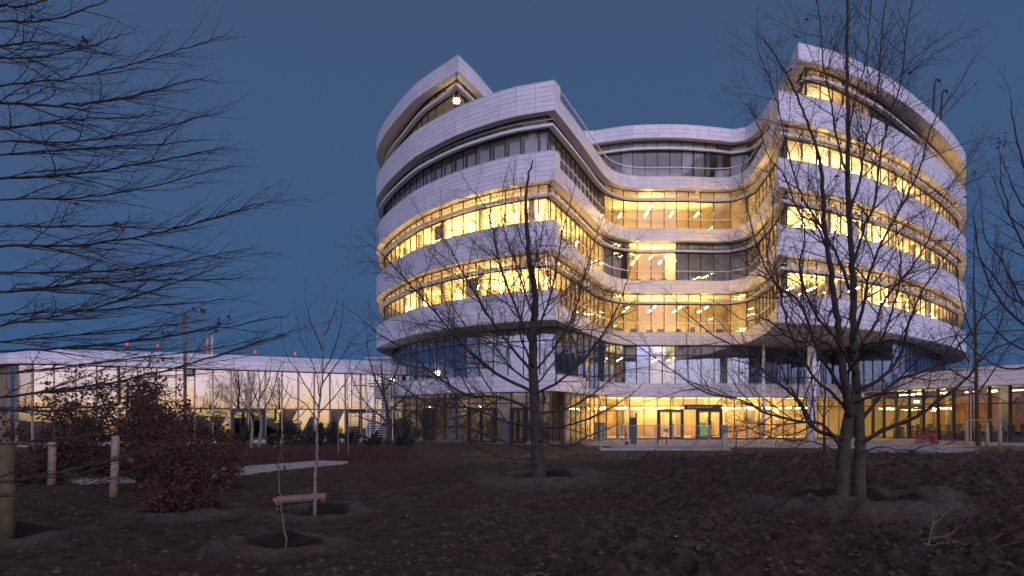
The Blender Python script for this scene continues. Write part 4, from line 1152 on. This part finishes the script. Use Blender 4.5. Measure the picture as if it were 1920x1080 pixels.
for px in ([(1832, 740), (1860, 700), (1890, 650), (1915, 630)], [(1831, 700), (1800, 650), (1780, 590), (1765, 540)], [(1830, 680), (1870, 620), (1885, 560), (1890, 500)], [(1829, 640), (1806, 580), (1795, 520), (1798, 470)], [(1829, 620), (1850, 560), (1862, 500), (1868, 440)], [(1830, 720), (1780, 690), (1760, 650), (1740, 620)]):
    limb(T, t5, px, D, D+T.r.uniform(-1, 1), .05, .012, 'bark_dark')
T.leaves_backup = None
finish(T, t5, 'bark')

# --- slim young birch and the small trees behind
def small_tree(name, label, cat, px, D, r0, r1, seed, limbs, bark, leaf=0, gap=(.3, .22, .16), rmin=.004, lmax=.9, up=.25, group=None, autos=0, maxl=2):
    T = Tree(seed, gap=(.3,)+gap, up=up, wander=.12, ratio=.5, rmin=rmin, maxl=maxl, lmax=lmax, leaf=leaf, seg=.12 if D < 20 else .25, ang=(22, 42))
    p0 = at(*px[0], D); g = gz(p0.x, p0.y); t = thing(name, label, cat, (p0.x, p0.y, g), group)
    pts = limb_pts(T, px, D, D, .008); pts[0].z = min(pts[0].z, g-.03); n = len(pts)
    rad = [r0+(r1-r0)*(i/(n-1))**.8 for i in range(n)]
    b = MB(); b.tube(pts, rad, 9); b.build('trunk', bark, t, True)
    for q in limbs: limb(T, t, q, D, D+T.r.uniform(-.5, .5)*(D/13), r0*.38, rmin*1.1, 'bark_dark', 1.2)
    if autos:
        T.spawn(pts[int(n*.25):], rad[int(n*.25):], 1, autos, .02, .5)
    T.spawn(pts[int(n*.4):], rad[int(n*.4):], 2, 1.2, .02, .8)
    finish(T, t, bark)
    return t
small_tree('young_birch', 'thin pale-stemmed young tree standing left of centre behind the low timber rail', 'tree', [(591, 953), (591, 900), (593, 850), (596, 780), (603, 720), (607, 640), (610, 580), (609, 530)], 12.6, .034, .006, 501,
    [[(598, 765), (560, 700), (535, 660), (525, 600)], [(600, 745), (590, 690), (565, 640), (555, 590)], [(604, 720), (640, 670), (660, 640), (690, 610)], [(605, 700), (628, 650), (640, 600), (645, 560)], [(607, 660), (585, 610), (575, 570), (572, 540)], [(608, 630), (625, 590), (632, 560)], [(597, 775), (635, 735), (665, 690), (700, 650)], [(597, 790), (570, 755), (540, 740), (520, 700)]], 'bark_pale', gap=(.22, .16), rmin=.0026, lmax=.6)
small_tree('sapling', 'thin crooked sapling with a few russet leaves in the left foreground pit', 'sapling', [(538, 1020), (532, 990), (526, 940), (522, 880), (528, 840), (532, 815)], 9.0, .013, .004, 502, [[(524, 900), (535, 870), (540, 835)], [(522, 880), (510, 850), (505, 830)]], 'branch_grey', leaf=.7, gap=(.3, .2), rmin=.002, lmax=.3)
small_tree('small_tree', 'small leafless tree in front of the scaffold at the left foot of the tower', 'tree', [(729, 832), (728, 780), (720, 740), (716, 700), (714, 670)], 36, .15, .02, 503,
    [[(727, 790), (690, 760), (665, 720), (655, 680)], [(726, 775), (760, 740), (780, 700), (785, 670)], [(722, 750), (700, 700), (690, 660), (688, 620)], [(720, 735), (742, 700), (750, 660), (748, 630)], [(728, 800), (765, 780), (800, 750), (815, 740)], [(728, 800), (700, 790), (670, 780), (650, 760)]], 'bark_dark', gap=(.35, .22), rmin=.008, lmax=1.6)
small_tree('small_tree', 'left one of two slim crooked leafless trees before the glass wing', 'tree', [(471, 842), (473, 800), (468, 770), (472, 730), (476, 700)], 33, .09, .015, 504, [[(471, 780), (450, 740), (440, 700), (438, 680)], [(470, 760), (490, 720), (498, 690)]], 'bark_pale', gap=(.4, .25), rmin=.007, lmax=1.3, group='slim trees before the glass wing')
small_tree('small_tree', 'right one of two slim crooked leafless trees before the glass wing', 'tree', [(484, 842), (490, 800), (484, 765), (488, 730), (484, 690)], 34, .10, .015, 505, [[(487, 780), (510, 740), (520, 700), (530, 680)], [(486, 760), (470, 720), (460, 690)], [(486, 750), (505, 710), (508, 680)]], 'bark_pale', gap=(.4, .25), rmin=.007, lmax=1.3, group='slim trees before the glass wing')
small_tree('sapling', 'thin straight sapling against the glass wing, left of the narrow scaffold', 'sapling', [(653, 856), (653, 800), (652, 760), (651, 695)], 28, .028, .01, 506, [[(652, 770), (640, 740), (632, 715)], [(652, 750), (664, 725), (668, 700)]], 'timber', gap=(.5, .3), rmin=.006, lmax=.5)
small_tree('sapling', 'thin straight sapling before the dark shrubs right of the birch', 'sapling', [(634, 862), (634, 820), (635, 780), (635, 740)], 27, .025, .01, 507, [], 'timber', gap=(.5, .3), rmin=.006, lmax=.4)
small_tree('sapling', 'twiggy young shrub right of the steel railing by the plaza', 'sapling', [(1380, 842), (1381, 815), (1379, 795)], 33, .03, .01, 508, [[(1381, 825), (1370, 805), (1365, 790)], [(1381, 820), (1392, 800), (1396, 790)]], 'bark_dark', leaf=.5, gap=(.25, .2), rmin=.007, lmax=.6)
small_tree('small_tree', 'slim twiggy tree right beside the white column of the overhang', 'tree', [(1546, 830), (1545, 780), (1547, 740), (1544, 700), (1546, 670)], 30, .07, .015, 509, [[(1546, 790), (1525, 740), (1520, 700)], [(1546, 780), (1570, 740), (1575, 700)], [(1546, 760), (1535, 710), (1538, 680)]], 'bark_dark', gap=(.3, .2), rmin=.007, lmax=1.2)

# --- russet beeches keeping their dead leaves
def leafy_bush(label, px, py, D, w, h, seed, nleaf, stems=7, lsz=.055, zlow=.15, dens_top=1.0, group=None):
    T = Tree(seed, gap=(.3, .16, .12), up=.12, wander=.16, ratio=.5, rmin=.003 if D < 15 else .005, maxl=2, lmax=.8, seg=.12, ang=(30, 60))
    p0 = at(px, py, D); g = gz(p0.x, p0.y); t = thing('beech_bush', label, 'bush', (p0.x, p0.y, g), group)
    tips = []
    for k in range(stems):
        a = T.r.uniform(0, 6.28); rr_ = w/2*T.r.uniform(.15, 1); top = Vector((p0.x+math.cos(a)*rr_, p0.y+math.sin(a)*rr_, g+h*T.r.uniform(.65, 1)*(1-.25*rr_/(w/2))))
        m1 = Vector((p0.x, p0.y, g)).lerp(top, .4)+Vector((0, 0, -.1*h))+Vector((math.cos(a), math.sin(a), 0))*.1*w
        pts = smooth3([Vector((p0.x+T.r.uniform(-.06, .06), p0.y, g-.05)), m1, top], 8); pts = pts[:1]+[p+Vector((T.r.gauss(0, .02),)*3) for p in pts[1:]]
        n = len(pts); rad = [.028-.024*i/(n-1) for i in range(n)]
        b = MB(); b.tube(pts, rad, 6); b.build('branch', 'bark_dark', t, True)
        n0 = len(T.twigs.v); T.spawn(pts, rad, 1, h*.9, .08, 1.0)
    V = T.twigs.v; m = len(V)
    for _ in range(nleaf):
        v = Vector(V[T.r.randrange(m)]); q = v+Vector((T.r.gauss(0, .05), T.r.gauss(0, .05), T.r.gauss(0, .05)))
        if q.z > g+zlow*T.r.random(): T.leaf(q, lsz)
    finish(T, t, 'bark_dark'); return t
leafy_bush('upright russet beech in its own soil ring, nearest of the leafy beeches', 350, 958, 12.6, 1.5, 2.35, 601, 3600, 9)
leafy_bush('broad russet beech behind the nearest one, below the flues', 290, 900, 16.5, 2.8, 3.2, 602, 5200, 11, .06)
leafy_bush('wide dark russet beech behind the middle timber stake', 190, 880, 18.5, 4.0, 3.5, 603, 5600, 12, .065)
leafy_bush('dark russet beech at the left edge behind the stakes', 60, 885, 17.5, 3.8, 2.9, 604, 5000, 11, .065)
leafy_bush('low russet beech tuft right of the tall rusty pole', 405, 900, 16.5, 1.5, 1.9, 605, 1500, 7, .06)

# --- dark evergreens in front of the wing
def evergreen(label, px, py, D, w, h, seed, upright=True):
    r = random.Random(seed); p0 = at(px, py, D); g = 0; t = thing('evergreen_shrub', label, 'shrub', (p0.x, p0.y, g), 'dark evergreens before the glass wing')
    b = MB(); st_ = MB()
    for k in range(16):
        a = r.uniform(0, 6.28); rr_ = r.uniform(0, w*.45); top = Vector((p0.x+math.cos(a)*rr_, p0.y+math.sin(a)*rr_, h*r.uniform(.45, 1)*(1-.45*(rr_/(w*.5)))))
        base = Vector((p0.x+math.cos(a)*rr_*.3, p0.y+math.sin(a)*rr_*.3, 0)); st_.tube([base, base.lerp(top, .6), top], [.025, .016, .006], 4, False)
        for j in range(130):
            q = r.uniform(.08, 1); c = base.lerp(top, q)+Vector((r.gauss(0, .07), r.gauss(0, .07), r.gauss(0, .05)))*(1.25-q)
            u = Vector((r.gauss(0, 1), r.gauss(0, 1), r.gauss(.8, .6))).normalized(); v = u.cross(Vector((r.gauss(0, 1), r.gauss(0, 1), .1))).normalized(); s_ = r.uniform(.05, .11)
            b.tone = r.uniform(.4, 1.6); b.quad(c, c+u*s_+v*s_*.22, c+u*s_*1.9, c+u*s_-v*s_*.22)
    st_.build('stems', 'bark_dark', t); tag(b.build('foliage', 'evergreen', t), kind='stuff')
for k, (px, py, D, w_, h_, lb) in enumerate(((545, 832, 36, 1.8, 2.0, 'tall dark evergreen left of the wing entrance door'), (512, 836, 37, 1.2, 1.0, 'low dark evergreen left of the tall one by the wing door'), (580, 834, 36, 1.7, 1.35, 'broad dark evergreen in front of the wing door, left of the birch'), (600, 834, 37.5, 1.5, 1.5, 'dark evergreen directly behind the thin birch stem'), (627, 832, 36.5, 1.1, 1.95, 'pointed dark evergreen right of the wing entrance door'), (655, 834, 36, 1.9, 1.2, 'low spreading evergreen right of the pointed one'), (700, 836, 37, 1.6, 1.15, 'low evergreen at the foot of the scaffold'), (752, 836, 35.5, 2.2, 1.2, 'broad low evergreen right of the small tree by the tower foot'), (430, 838, 36, 2.0, 1.2, 'low evergreen by the left wing door behind the beech'), (462, 836, 38, 1.3, 1.7, 'upright evergreen beside the two slim crooked trees'))):
    evergreen(lb, px, py, D, w_, h_, 700+k)
# red-brown undergrowth, grass
r = random.Random(77); b = MB()
for k in range(9000):
    y = r.uniform(25, 35.5); x = r.uniform(-.46, -.10)*y
    if (x+.15*y) > r.uniform(-2, .5): continue
    p = Vector((x, y, gz_ if False else 0)); h = r.uniform(.1, .42); lean = Vector((r.gauss(0, .10), r.gauss(0, .1), h))
    b.tone = r.uniform(.3, 1.0); b.quad(p+Vector((-.008, 0, 0)), p+Vector((.008, 0, 0)), p+lean+Vector((.006, 0, 0)), p+lean)
    if r.random() < .5:
        q = p+lean*r.uniform(.5, 1); b.quad(q, q+Vector((.03, .01, .03)), q+Vector((.04, 0, .07)), q+Vector((0, 0, .05)))
tag(b.build('undergrowth', 'dead_leaf'), 'low red-brown twiggy undergrowth in front of the evergreens', None, None, 'stuff')
b = MB()
def tuft(x, y, h0, n, tone):
    g = gz(x, y)-.01
    for _ in range(n):
        p = Vector((x+r.gauss(0, .06), y+r.gauss(0, .06), g)); h = h0*r.uniform(.5, 1.3); l = Vector((r.gauss(0, .5)*h, r.gauss(0, .5)*h, h)); w_ = .010+.0004*y
        b.tone = tone*r.uniform(.6, 1.4); b.quad(p-Vector((w_, 0, 0)), p+Vector((w_, 0, 0)), p+l*.6+Vector((w_*.6, 0, h*.12)), p+l)
for k in range(1300):
    y = r.uniform(25.5, 33.5); x = r.uniform(-.07, .42)*y
    if fbm(np.array([x]), np.array([y]), 1.5, 90, 2)[0] > -.08 and x < 12+r.uniform(-3, 3): tuft(x, y, .085, 6, .75)
for k in range(420):
    y = r.uniform(32.5, 34.5); x = r.uniform(.56, .80)*y; tuft(x, y, .28, 7, .9)
for k in range(30):
    y = r.uniform(8, 18); x = r.uniform(-.7, .7)*y; tuft(x, y, .05, 2, .9)
tag(b.build('grass', 'dry_grass'), 'thin yellow-green grass tufts between the soil and the paving', None, None, 'stuff')

# ------------------------------------------------------------------ stakes, poles, small things
def stake(name, label, px, py0, py1, D, rad, m, group, lean=(0, 0)):
    a = at(px, py0, D); c = at(px+lean[0], py1, D); a.z = gz(a.x, a.y)-.1
    t = thing(name, label, 'stake', (a.x, a.y, a.z+.1), group)
    q = [a, a.lerp(c, .5)+Vector((.008, 0, 0)), c, c+Vector((0, 0, .02))]
    b = MB(); b.tube(q, [rad, rad*.98, rad*.95, rad*.7], 14); b.build('pole', m, t, True)
    return t
G1 = 'round timber tree stakes on the left'
stake('tree_stake', 'thick mossy round stake cut off by the left edge of the picture', 12, 1000, 834, 9.9, .10, 'stake_dark', G1)
stake('tree_stake', 'pale round stake second from the left, between the beeches', 96, 910, 830, 17, .095, 'stake', G1, (2, 0))
stake('tree_stake', 'pale round stake third from the left, clear of the beech leaves', 212, 923, 818, 15.3, .085, 'stake', G1, (5, 0))
stake('tree_stake', 'slim dark stake between the two pale stakes on the left', 143, 880, 795, 19, .04, 'stake_dark', G1, (2, 0))
G2 = 'pale stakes round the young tree by the pavilion'
for k, (px, a_, c_, lb) in enumerate(((1813, 843, 789, 'pale stake left of the young tree by the pavilion'), (1852, 842, 792, 'pale stake right behind the young tree by the pavilion'), (1876, 843, 790, 'rightmost pale stake by the young tree before the pavilion'))):
    stake('tree_stake', lb, px, a_, c_, 35, .09, 'stake', G2, (-2, 0))
b = MB(); a = at(1812, 788, 35); c = at(1877, 787, 35.2); b.bar(a, c, .05, .06); tag(b.build('stake_crossbar', 'timber'), 'thin brown bar tying the three pale stakes together', 'crossbar')
b = MB(); b.tube([at(1820, 843, 34.3), at(1820, 640, 34.3)], .035, 8); tag(b.build('thin_pole', 'steel'), 'thin pale pole standing beside the staked young tree', 'pole')
# tall rusty pole with floodlight
p = at(347, 785, 21); t = thing('lamp_pole', 'tall slim rusty pole with a small floodlight rising above the left wing', 'pole', (p.x, p.y, 0))
b = MB(); b.tube([Vector((p.x, p.y, -.1)), Vector((p.x, p.y, at(347, 586, 21).z))], .05, 10); b.build('pole', 'branch_grey', t, True)
f_ = at(358, 698, 20.9); b = MB(); b.box(f_.x-.12, f_.x+.10, f_.y-.08, f_.y+.06, f_.z-.12, f_.z+.12); b.box(p.x, f_.x-.1, p.y-.12, p.y-.08, f_.z+.02, f_.z+.06); fh = b.build('floodlight', 'dark_steel', t)
b = MB(); b.box(f_.x-.10, f_.x+.08, f_.y-.095, f_.y-.082, f_.z-.09, f_.z+.09); b.build('lamp_glass', 'glass_coated', fh)
# low concrete path edge on the left: precast lengths
path_f = [(-10.9, 17.2), (-9.9, 18.3), (-8.9, 19.6), (-7.9, 21.2), (-6.9, 23.1), (-6.0, 25.0)]
b = MB(); w_ = 1.5
PF = Path([[(x, y) for x, y in path_f]], 1.25)
root = thing('concrete_slab_path', 'low raised concrete slab edging running from the russet beeches to the middle left', 'concrete slabs', (-6.5, 17, 0))
for i in range(PF.m):
    if i == 1: continue
    b = MB(); z0_ = -.3; top = .09
    b.strip(PF.p[i], PF.p[i+1], PF.n[i], PF.n[i+1], 0, 1.35, z0_, top, .008); b.build('slab', 'concrete', root)
# low timber rail by the birch
D = 12.9; root = thing('timber_rail', 'low weathered timber rail of two boards behind the thin birch', 'timber rail', tuple(Vector((at(560, 925, D).x, D, gz(at(560, 925, D).x, D)))))
A_ = at(514, 925, 13.9); B_ = at(607, 915, 14.5)
A_.z = gz(A_.x, A_.y)+.13; B_.z = gz(B_.x, B_.y)+.13
for k, (dy, dz, m_) in enumerate(((0, 0, 'timber'), (.17, .01, 'timber'), (.085, -.05, 'bark_pale'))):
    b = MB(); b.bar((A_.x+(0 if k else -.02), A_.y+dy, A_.z+dz), (B_.x, B_.y+dy, B_.z+dz), .045, .075); b.build('board', m_, root)
for q in (A_.lerp(B_, .04), A_.lerp(B_, .96)):
    b = MB(); b.bar((q.x, q.y-.03, q.z-.045), (q.x, q.y+.22, q.z-.035), .05, .04); b.build('crosspiece', 'timber', root)
    b = MB(); g = gz(q.x, q.y+.08); b.box(q.x-.03, q.x+.03, q.y+.06, q.y+.12, g-.1, q.z-.06); b.build('leg', 'timber', root)

# railing on its concrete sill
D = 35.6; xa, xb = at(1127, 785, D).x, at(1364, 785, D).x
b = MB(); b.box(xa-.05, xb+.1, D-.25, D+1.0, -.05, .10); b.box(xa+.6, xb, D+.28, D+.98, .10, .22)
tag(b.build('concrete_sill', 'concrete'), 'low pale concrete sill carrying the steel railing before the entrance', 'concrete sill')
root = thing('steel_railing', 'waist-high steel railing with thin upright bars before the lit entrance', 'railing', ((xa+xb)/2, D, .1))
for x in np.linspace(xa, xb, 8):
    b = MB(); b.box(x-.022, x+.022, D-.02, D+.02, .1, 1.30); b.build('post', 'steel', root)
for z_ in (1.28, .24):
    b = MB(); b.box(xa-.02, xb+.02, D-.018, D+.018, z_, z_+.035); b.build('rail', 'steel', root)
x = xa+.11; kk = 0
while x < xb:
    b = MB(); b.box(x-.007, x+.007, D-.007, D+.007, .27, 1.28); b.build('bar', 'steel', root); x += .112
# sign on the railing
c = at(1249, 807, D-.05); root = thing('small_sign', 'small pale square sign with dark print fixed to the steel railing', 'sign', tuple(c))
b = MB(); b.box(c.x-.17, c.x+.17, c.y-.01, c.y+.01, c.z-.12, c.z+.12); sb_ = b.build('sign_board', 'sign_face', root)
b = MB(); zz = c.z+.07
for k, (l, hh) in enumerate(((.24, .03), (.2, .012), (.24, .012), (.16, .03), (.22, .012))):
    b.box(c.x-l/2, c.x+l/2, c.y-.014, c.y-.0105, zz-hh, zz); zz -= hh+.018
b.build('print', 'print_dark', root)
# dark bollard column, cone, barriers
p = at(1188, 820, 44); root = thing('bollard_column', 'tall dark square information column with a small brown box on top before the entrance', 'bollard', (p.x, p.y, .02))
b = MB(); b.box(p.x-.19, p.x+.19, p.y-.15, p.y+.15, .02, at(0, 783, 44).z); b.build('column', 'dark_steel', root)
b = MB(); b.box(p.x+.08, p.x+.24, p.y-.08, p.y+.08, at(0, 783, 44).z, at(0, 774, 44).z); b.build('top_box', 'timber', root)
p = at(1175, 826, 41); root = thing('traffic_cone', 'red traffic cone with white collars beside the dark column', 'traffic cone', (p.x, p.y, .02))
b = MB(); b.box(p.x-.22, p.x+.22, p.y-.22, p.y+.22, .02, .06); b.build('base', 'red_plastic', root)
b = MB(); b.tube([Vector((p.x, p.y, .06)), Vector((p.x, p.y, .80))], [.15, .035], 14); b.build('cone', 'red_plastic', root, True)
for z_ in (.3, .5):
    r_ = .15-.115*(z_-.06)/.74+.006; b = MB(); b.tube([Vector((p.x, p.y, z_)), Vector((p.x, p.y, z_+.1))], [r_, r_-.014], 14); b.build('collar', 'white_plastic', root, True)
for k, (px, py1, lb) in enumerate(((1172, 799, 'red and white post left of the sign, beside the traffic cone'), (1249, 813, 'short red post under the small pale sign'), (1263, 795, 'taller red post right of the small pale sign'), (1232, 812, 'dark leaning rod left of the small pale sign'))):
    p = at(px, 822, 40); q = at(px+(3 if k == 3 else 0), py1, 40); b = MB(); b.tube([Vector((p.x, p.y, 0)), q], .035, 8)
    tag(b.build('marker_post', 'red_plastic' if k < 3 else 'dark_steel'), lb, 'post', 'marker posts before the entrance')
# post with box at the right end of the railing
p = at(1357, 838, 35); root = thing('gate_post', 'pale square post with a small blue box at the right end of the railing', 'post', (p.x, p.y, .1))
b = MB(); b.box(p.x-.08, p.x+.08, p.y-.08, p.y+.08, .1, 1.32); b.build('post', 'concrete', root)
b = MB(); b.box(p.x-.16, p.x+.16, p.y-.14, p.y-.081, 1.0, 1.22); b.build('box', 'furniture_blue', root)

# coil of red hose leaning on a stand, red bar, brushwood
c = at(1739, 833, 32); root = thing('hose_coil', 'upright coil of red pipe lying behind the brushwood pile near the pavilion', 'hose coil', (c.x, c.y, 0))
rc = random.Random(8)
for k in range(5):
    R0 = .54-.085*k; cx, cy, cz = c.x+rc.gauss(0, .012)+.01*k, c.y+rc.gauss(0, .02), .50-.02*k; til = .12+rc.uniform(-.03, .03)
    pts = [Vector((cx+R0*math.cos(a), cy+R0*math.sin(a)*til, cz+R0*.92*math.sin(a))) for a in np.linspace(.4*k, .4*k+6.1, 36)]
    b = MB(); b.tube(pts, .036, 7); b.build('pipe_turn', 'red_plastic', root, True)
b = MB(); b.tube([at(1715, 843, 31.8), at(1738, 838, 31.8), at(1750, 828, 31.9), at(1757, 818, 32)], .035, 7); b.build('pipe_end', 'red_plastic', root, True)
b = MB(); b.bar(at(1755, 842, 31.5), at(1791, 827, 31.5), .07, .07); b.bar(at(1785, 829, 31.5), at(1790, 825, 31.5), .03, .16); tag(b.build('red_bar', 'red_plastic'), 'straight red bar leaning up to the right beside the red coil', 'bar')
r = random.Random(15); b = MB()
for k in range(420):
    y = 29.5+r.gauss(0, .9); x = r.uniform(.515, .63)*y; g = gz(x, y); a = r.gauss(0, .35); L = r.uniform(.5, 1.9)
    z0_ = g+r.uniform(.0, .28); p = Vector((x, y, z0_)); pts = [p]
    for j in range(5):
        a += r.gauss(0, .25); p = p+Vector((math.cos(a)*L/5, r.gauss(0, .06), r.gauss(.0, .05))); p.z = max(p.z, gz(p.x, p.y)+.01); pts.append(p)
    b.tube(pts, [.016*r.uniform(.5, 1.3)*(1-.12*j) for j in range(6)], 4, False)
tag(b.build('brushwood', 'brushwood'), 'pile of cut grey brushwood on the soil below the red coil', None, None, 'stuff')
# dead branch in the right foreground
T = Tree(909, gap=(.3, .16, .12), up=.02, wander=.2, ratio=.5, rmin=.0022, maxl=2, lmax=.5, seg=.08, ang=(25, 60))
p0 = at(1725, 1045, 8.4); root = thing('dead_branch', 'broken pale branch lying on the clods in the right foreground', 'branch', (p0.x, p0.y, gz(p0.x, p0.y)))
def lying(pxs, D, r0, lift):
    pts = []
    for i, (x, y) in enumerate(pxs):
        q = at(x, y, D); pts.append(q)
    pts = smooth3(pts, 6)
    for q in pts: q.z = max(q.z, gz(q.x, q.y)+.015)
    n = len(pts); rad = [r0*(1-.8*i/(n-1)) for i in range(n)]; b = MB(); b.tube(pts, rad, 6); b.build('limb', 'branch_grey', root, True); T.zmin = .03; T.spawn(pts, rad, 1, .9, .15)
lying([(1725, 1045), (1760, 1036), (1800, 1038), (1850, 1030), (1915, 1015)], 8.4, .012, 0)
lying([(1738, 1030), (1745, 1000), (1750, 975), (1748, 945)], 8.4, .012, 0)
lying([(1748, 985), (1765, 970), (1785, 950), (1788, 935)], 8.4, .008, 0)
lying([(1738, 1032), (1770, 1025), (1830, 1022), (1880, 1000)], 8.5, .010, 0)
lying([(1740, 1008), (1775, 1005), (1800, 985), (1812, 960)], 8.5, .008, 0)
tag(T.twigs.build('twigs', 'branch_grey', root), kind='stuff')
if T.leaves.v: tag(T.leaves.build('leaves', 'dead_leaf', root), kind='stuff')
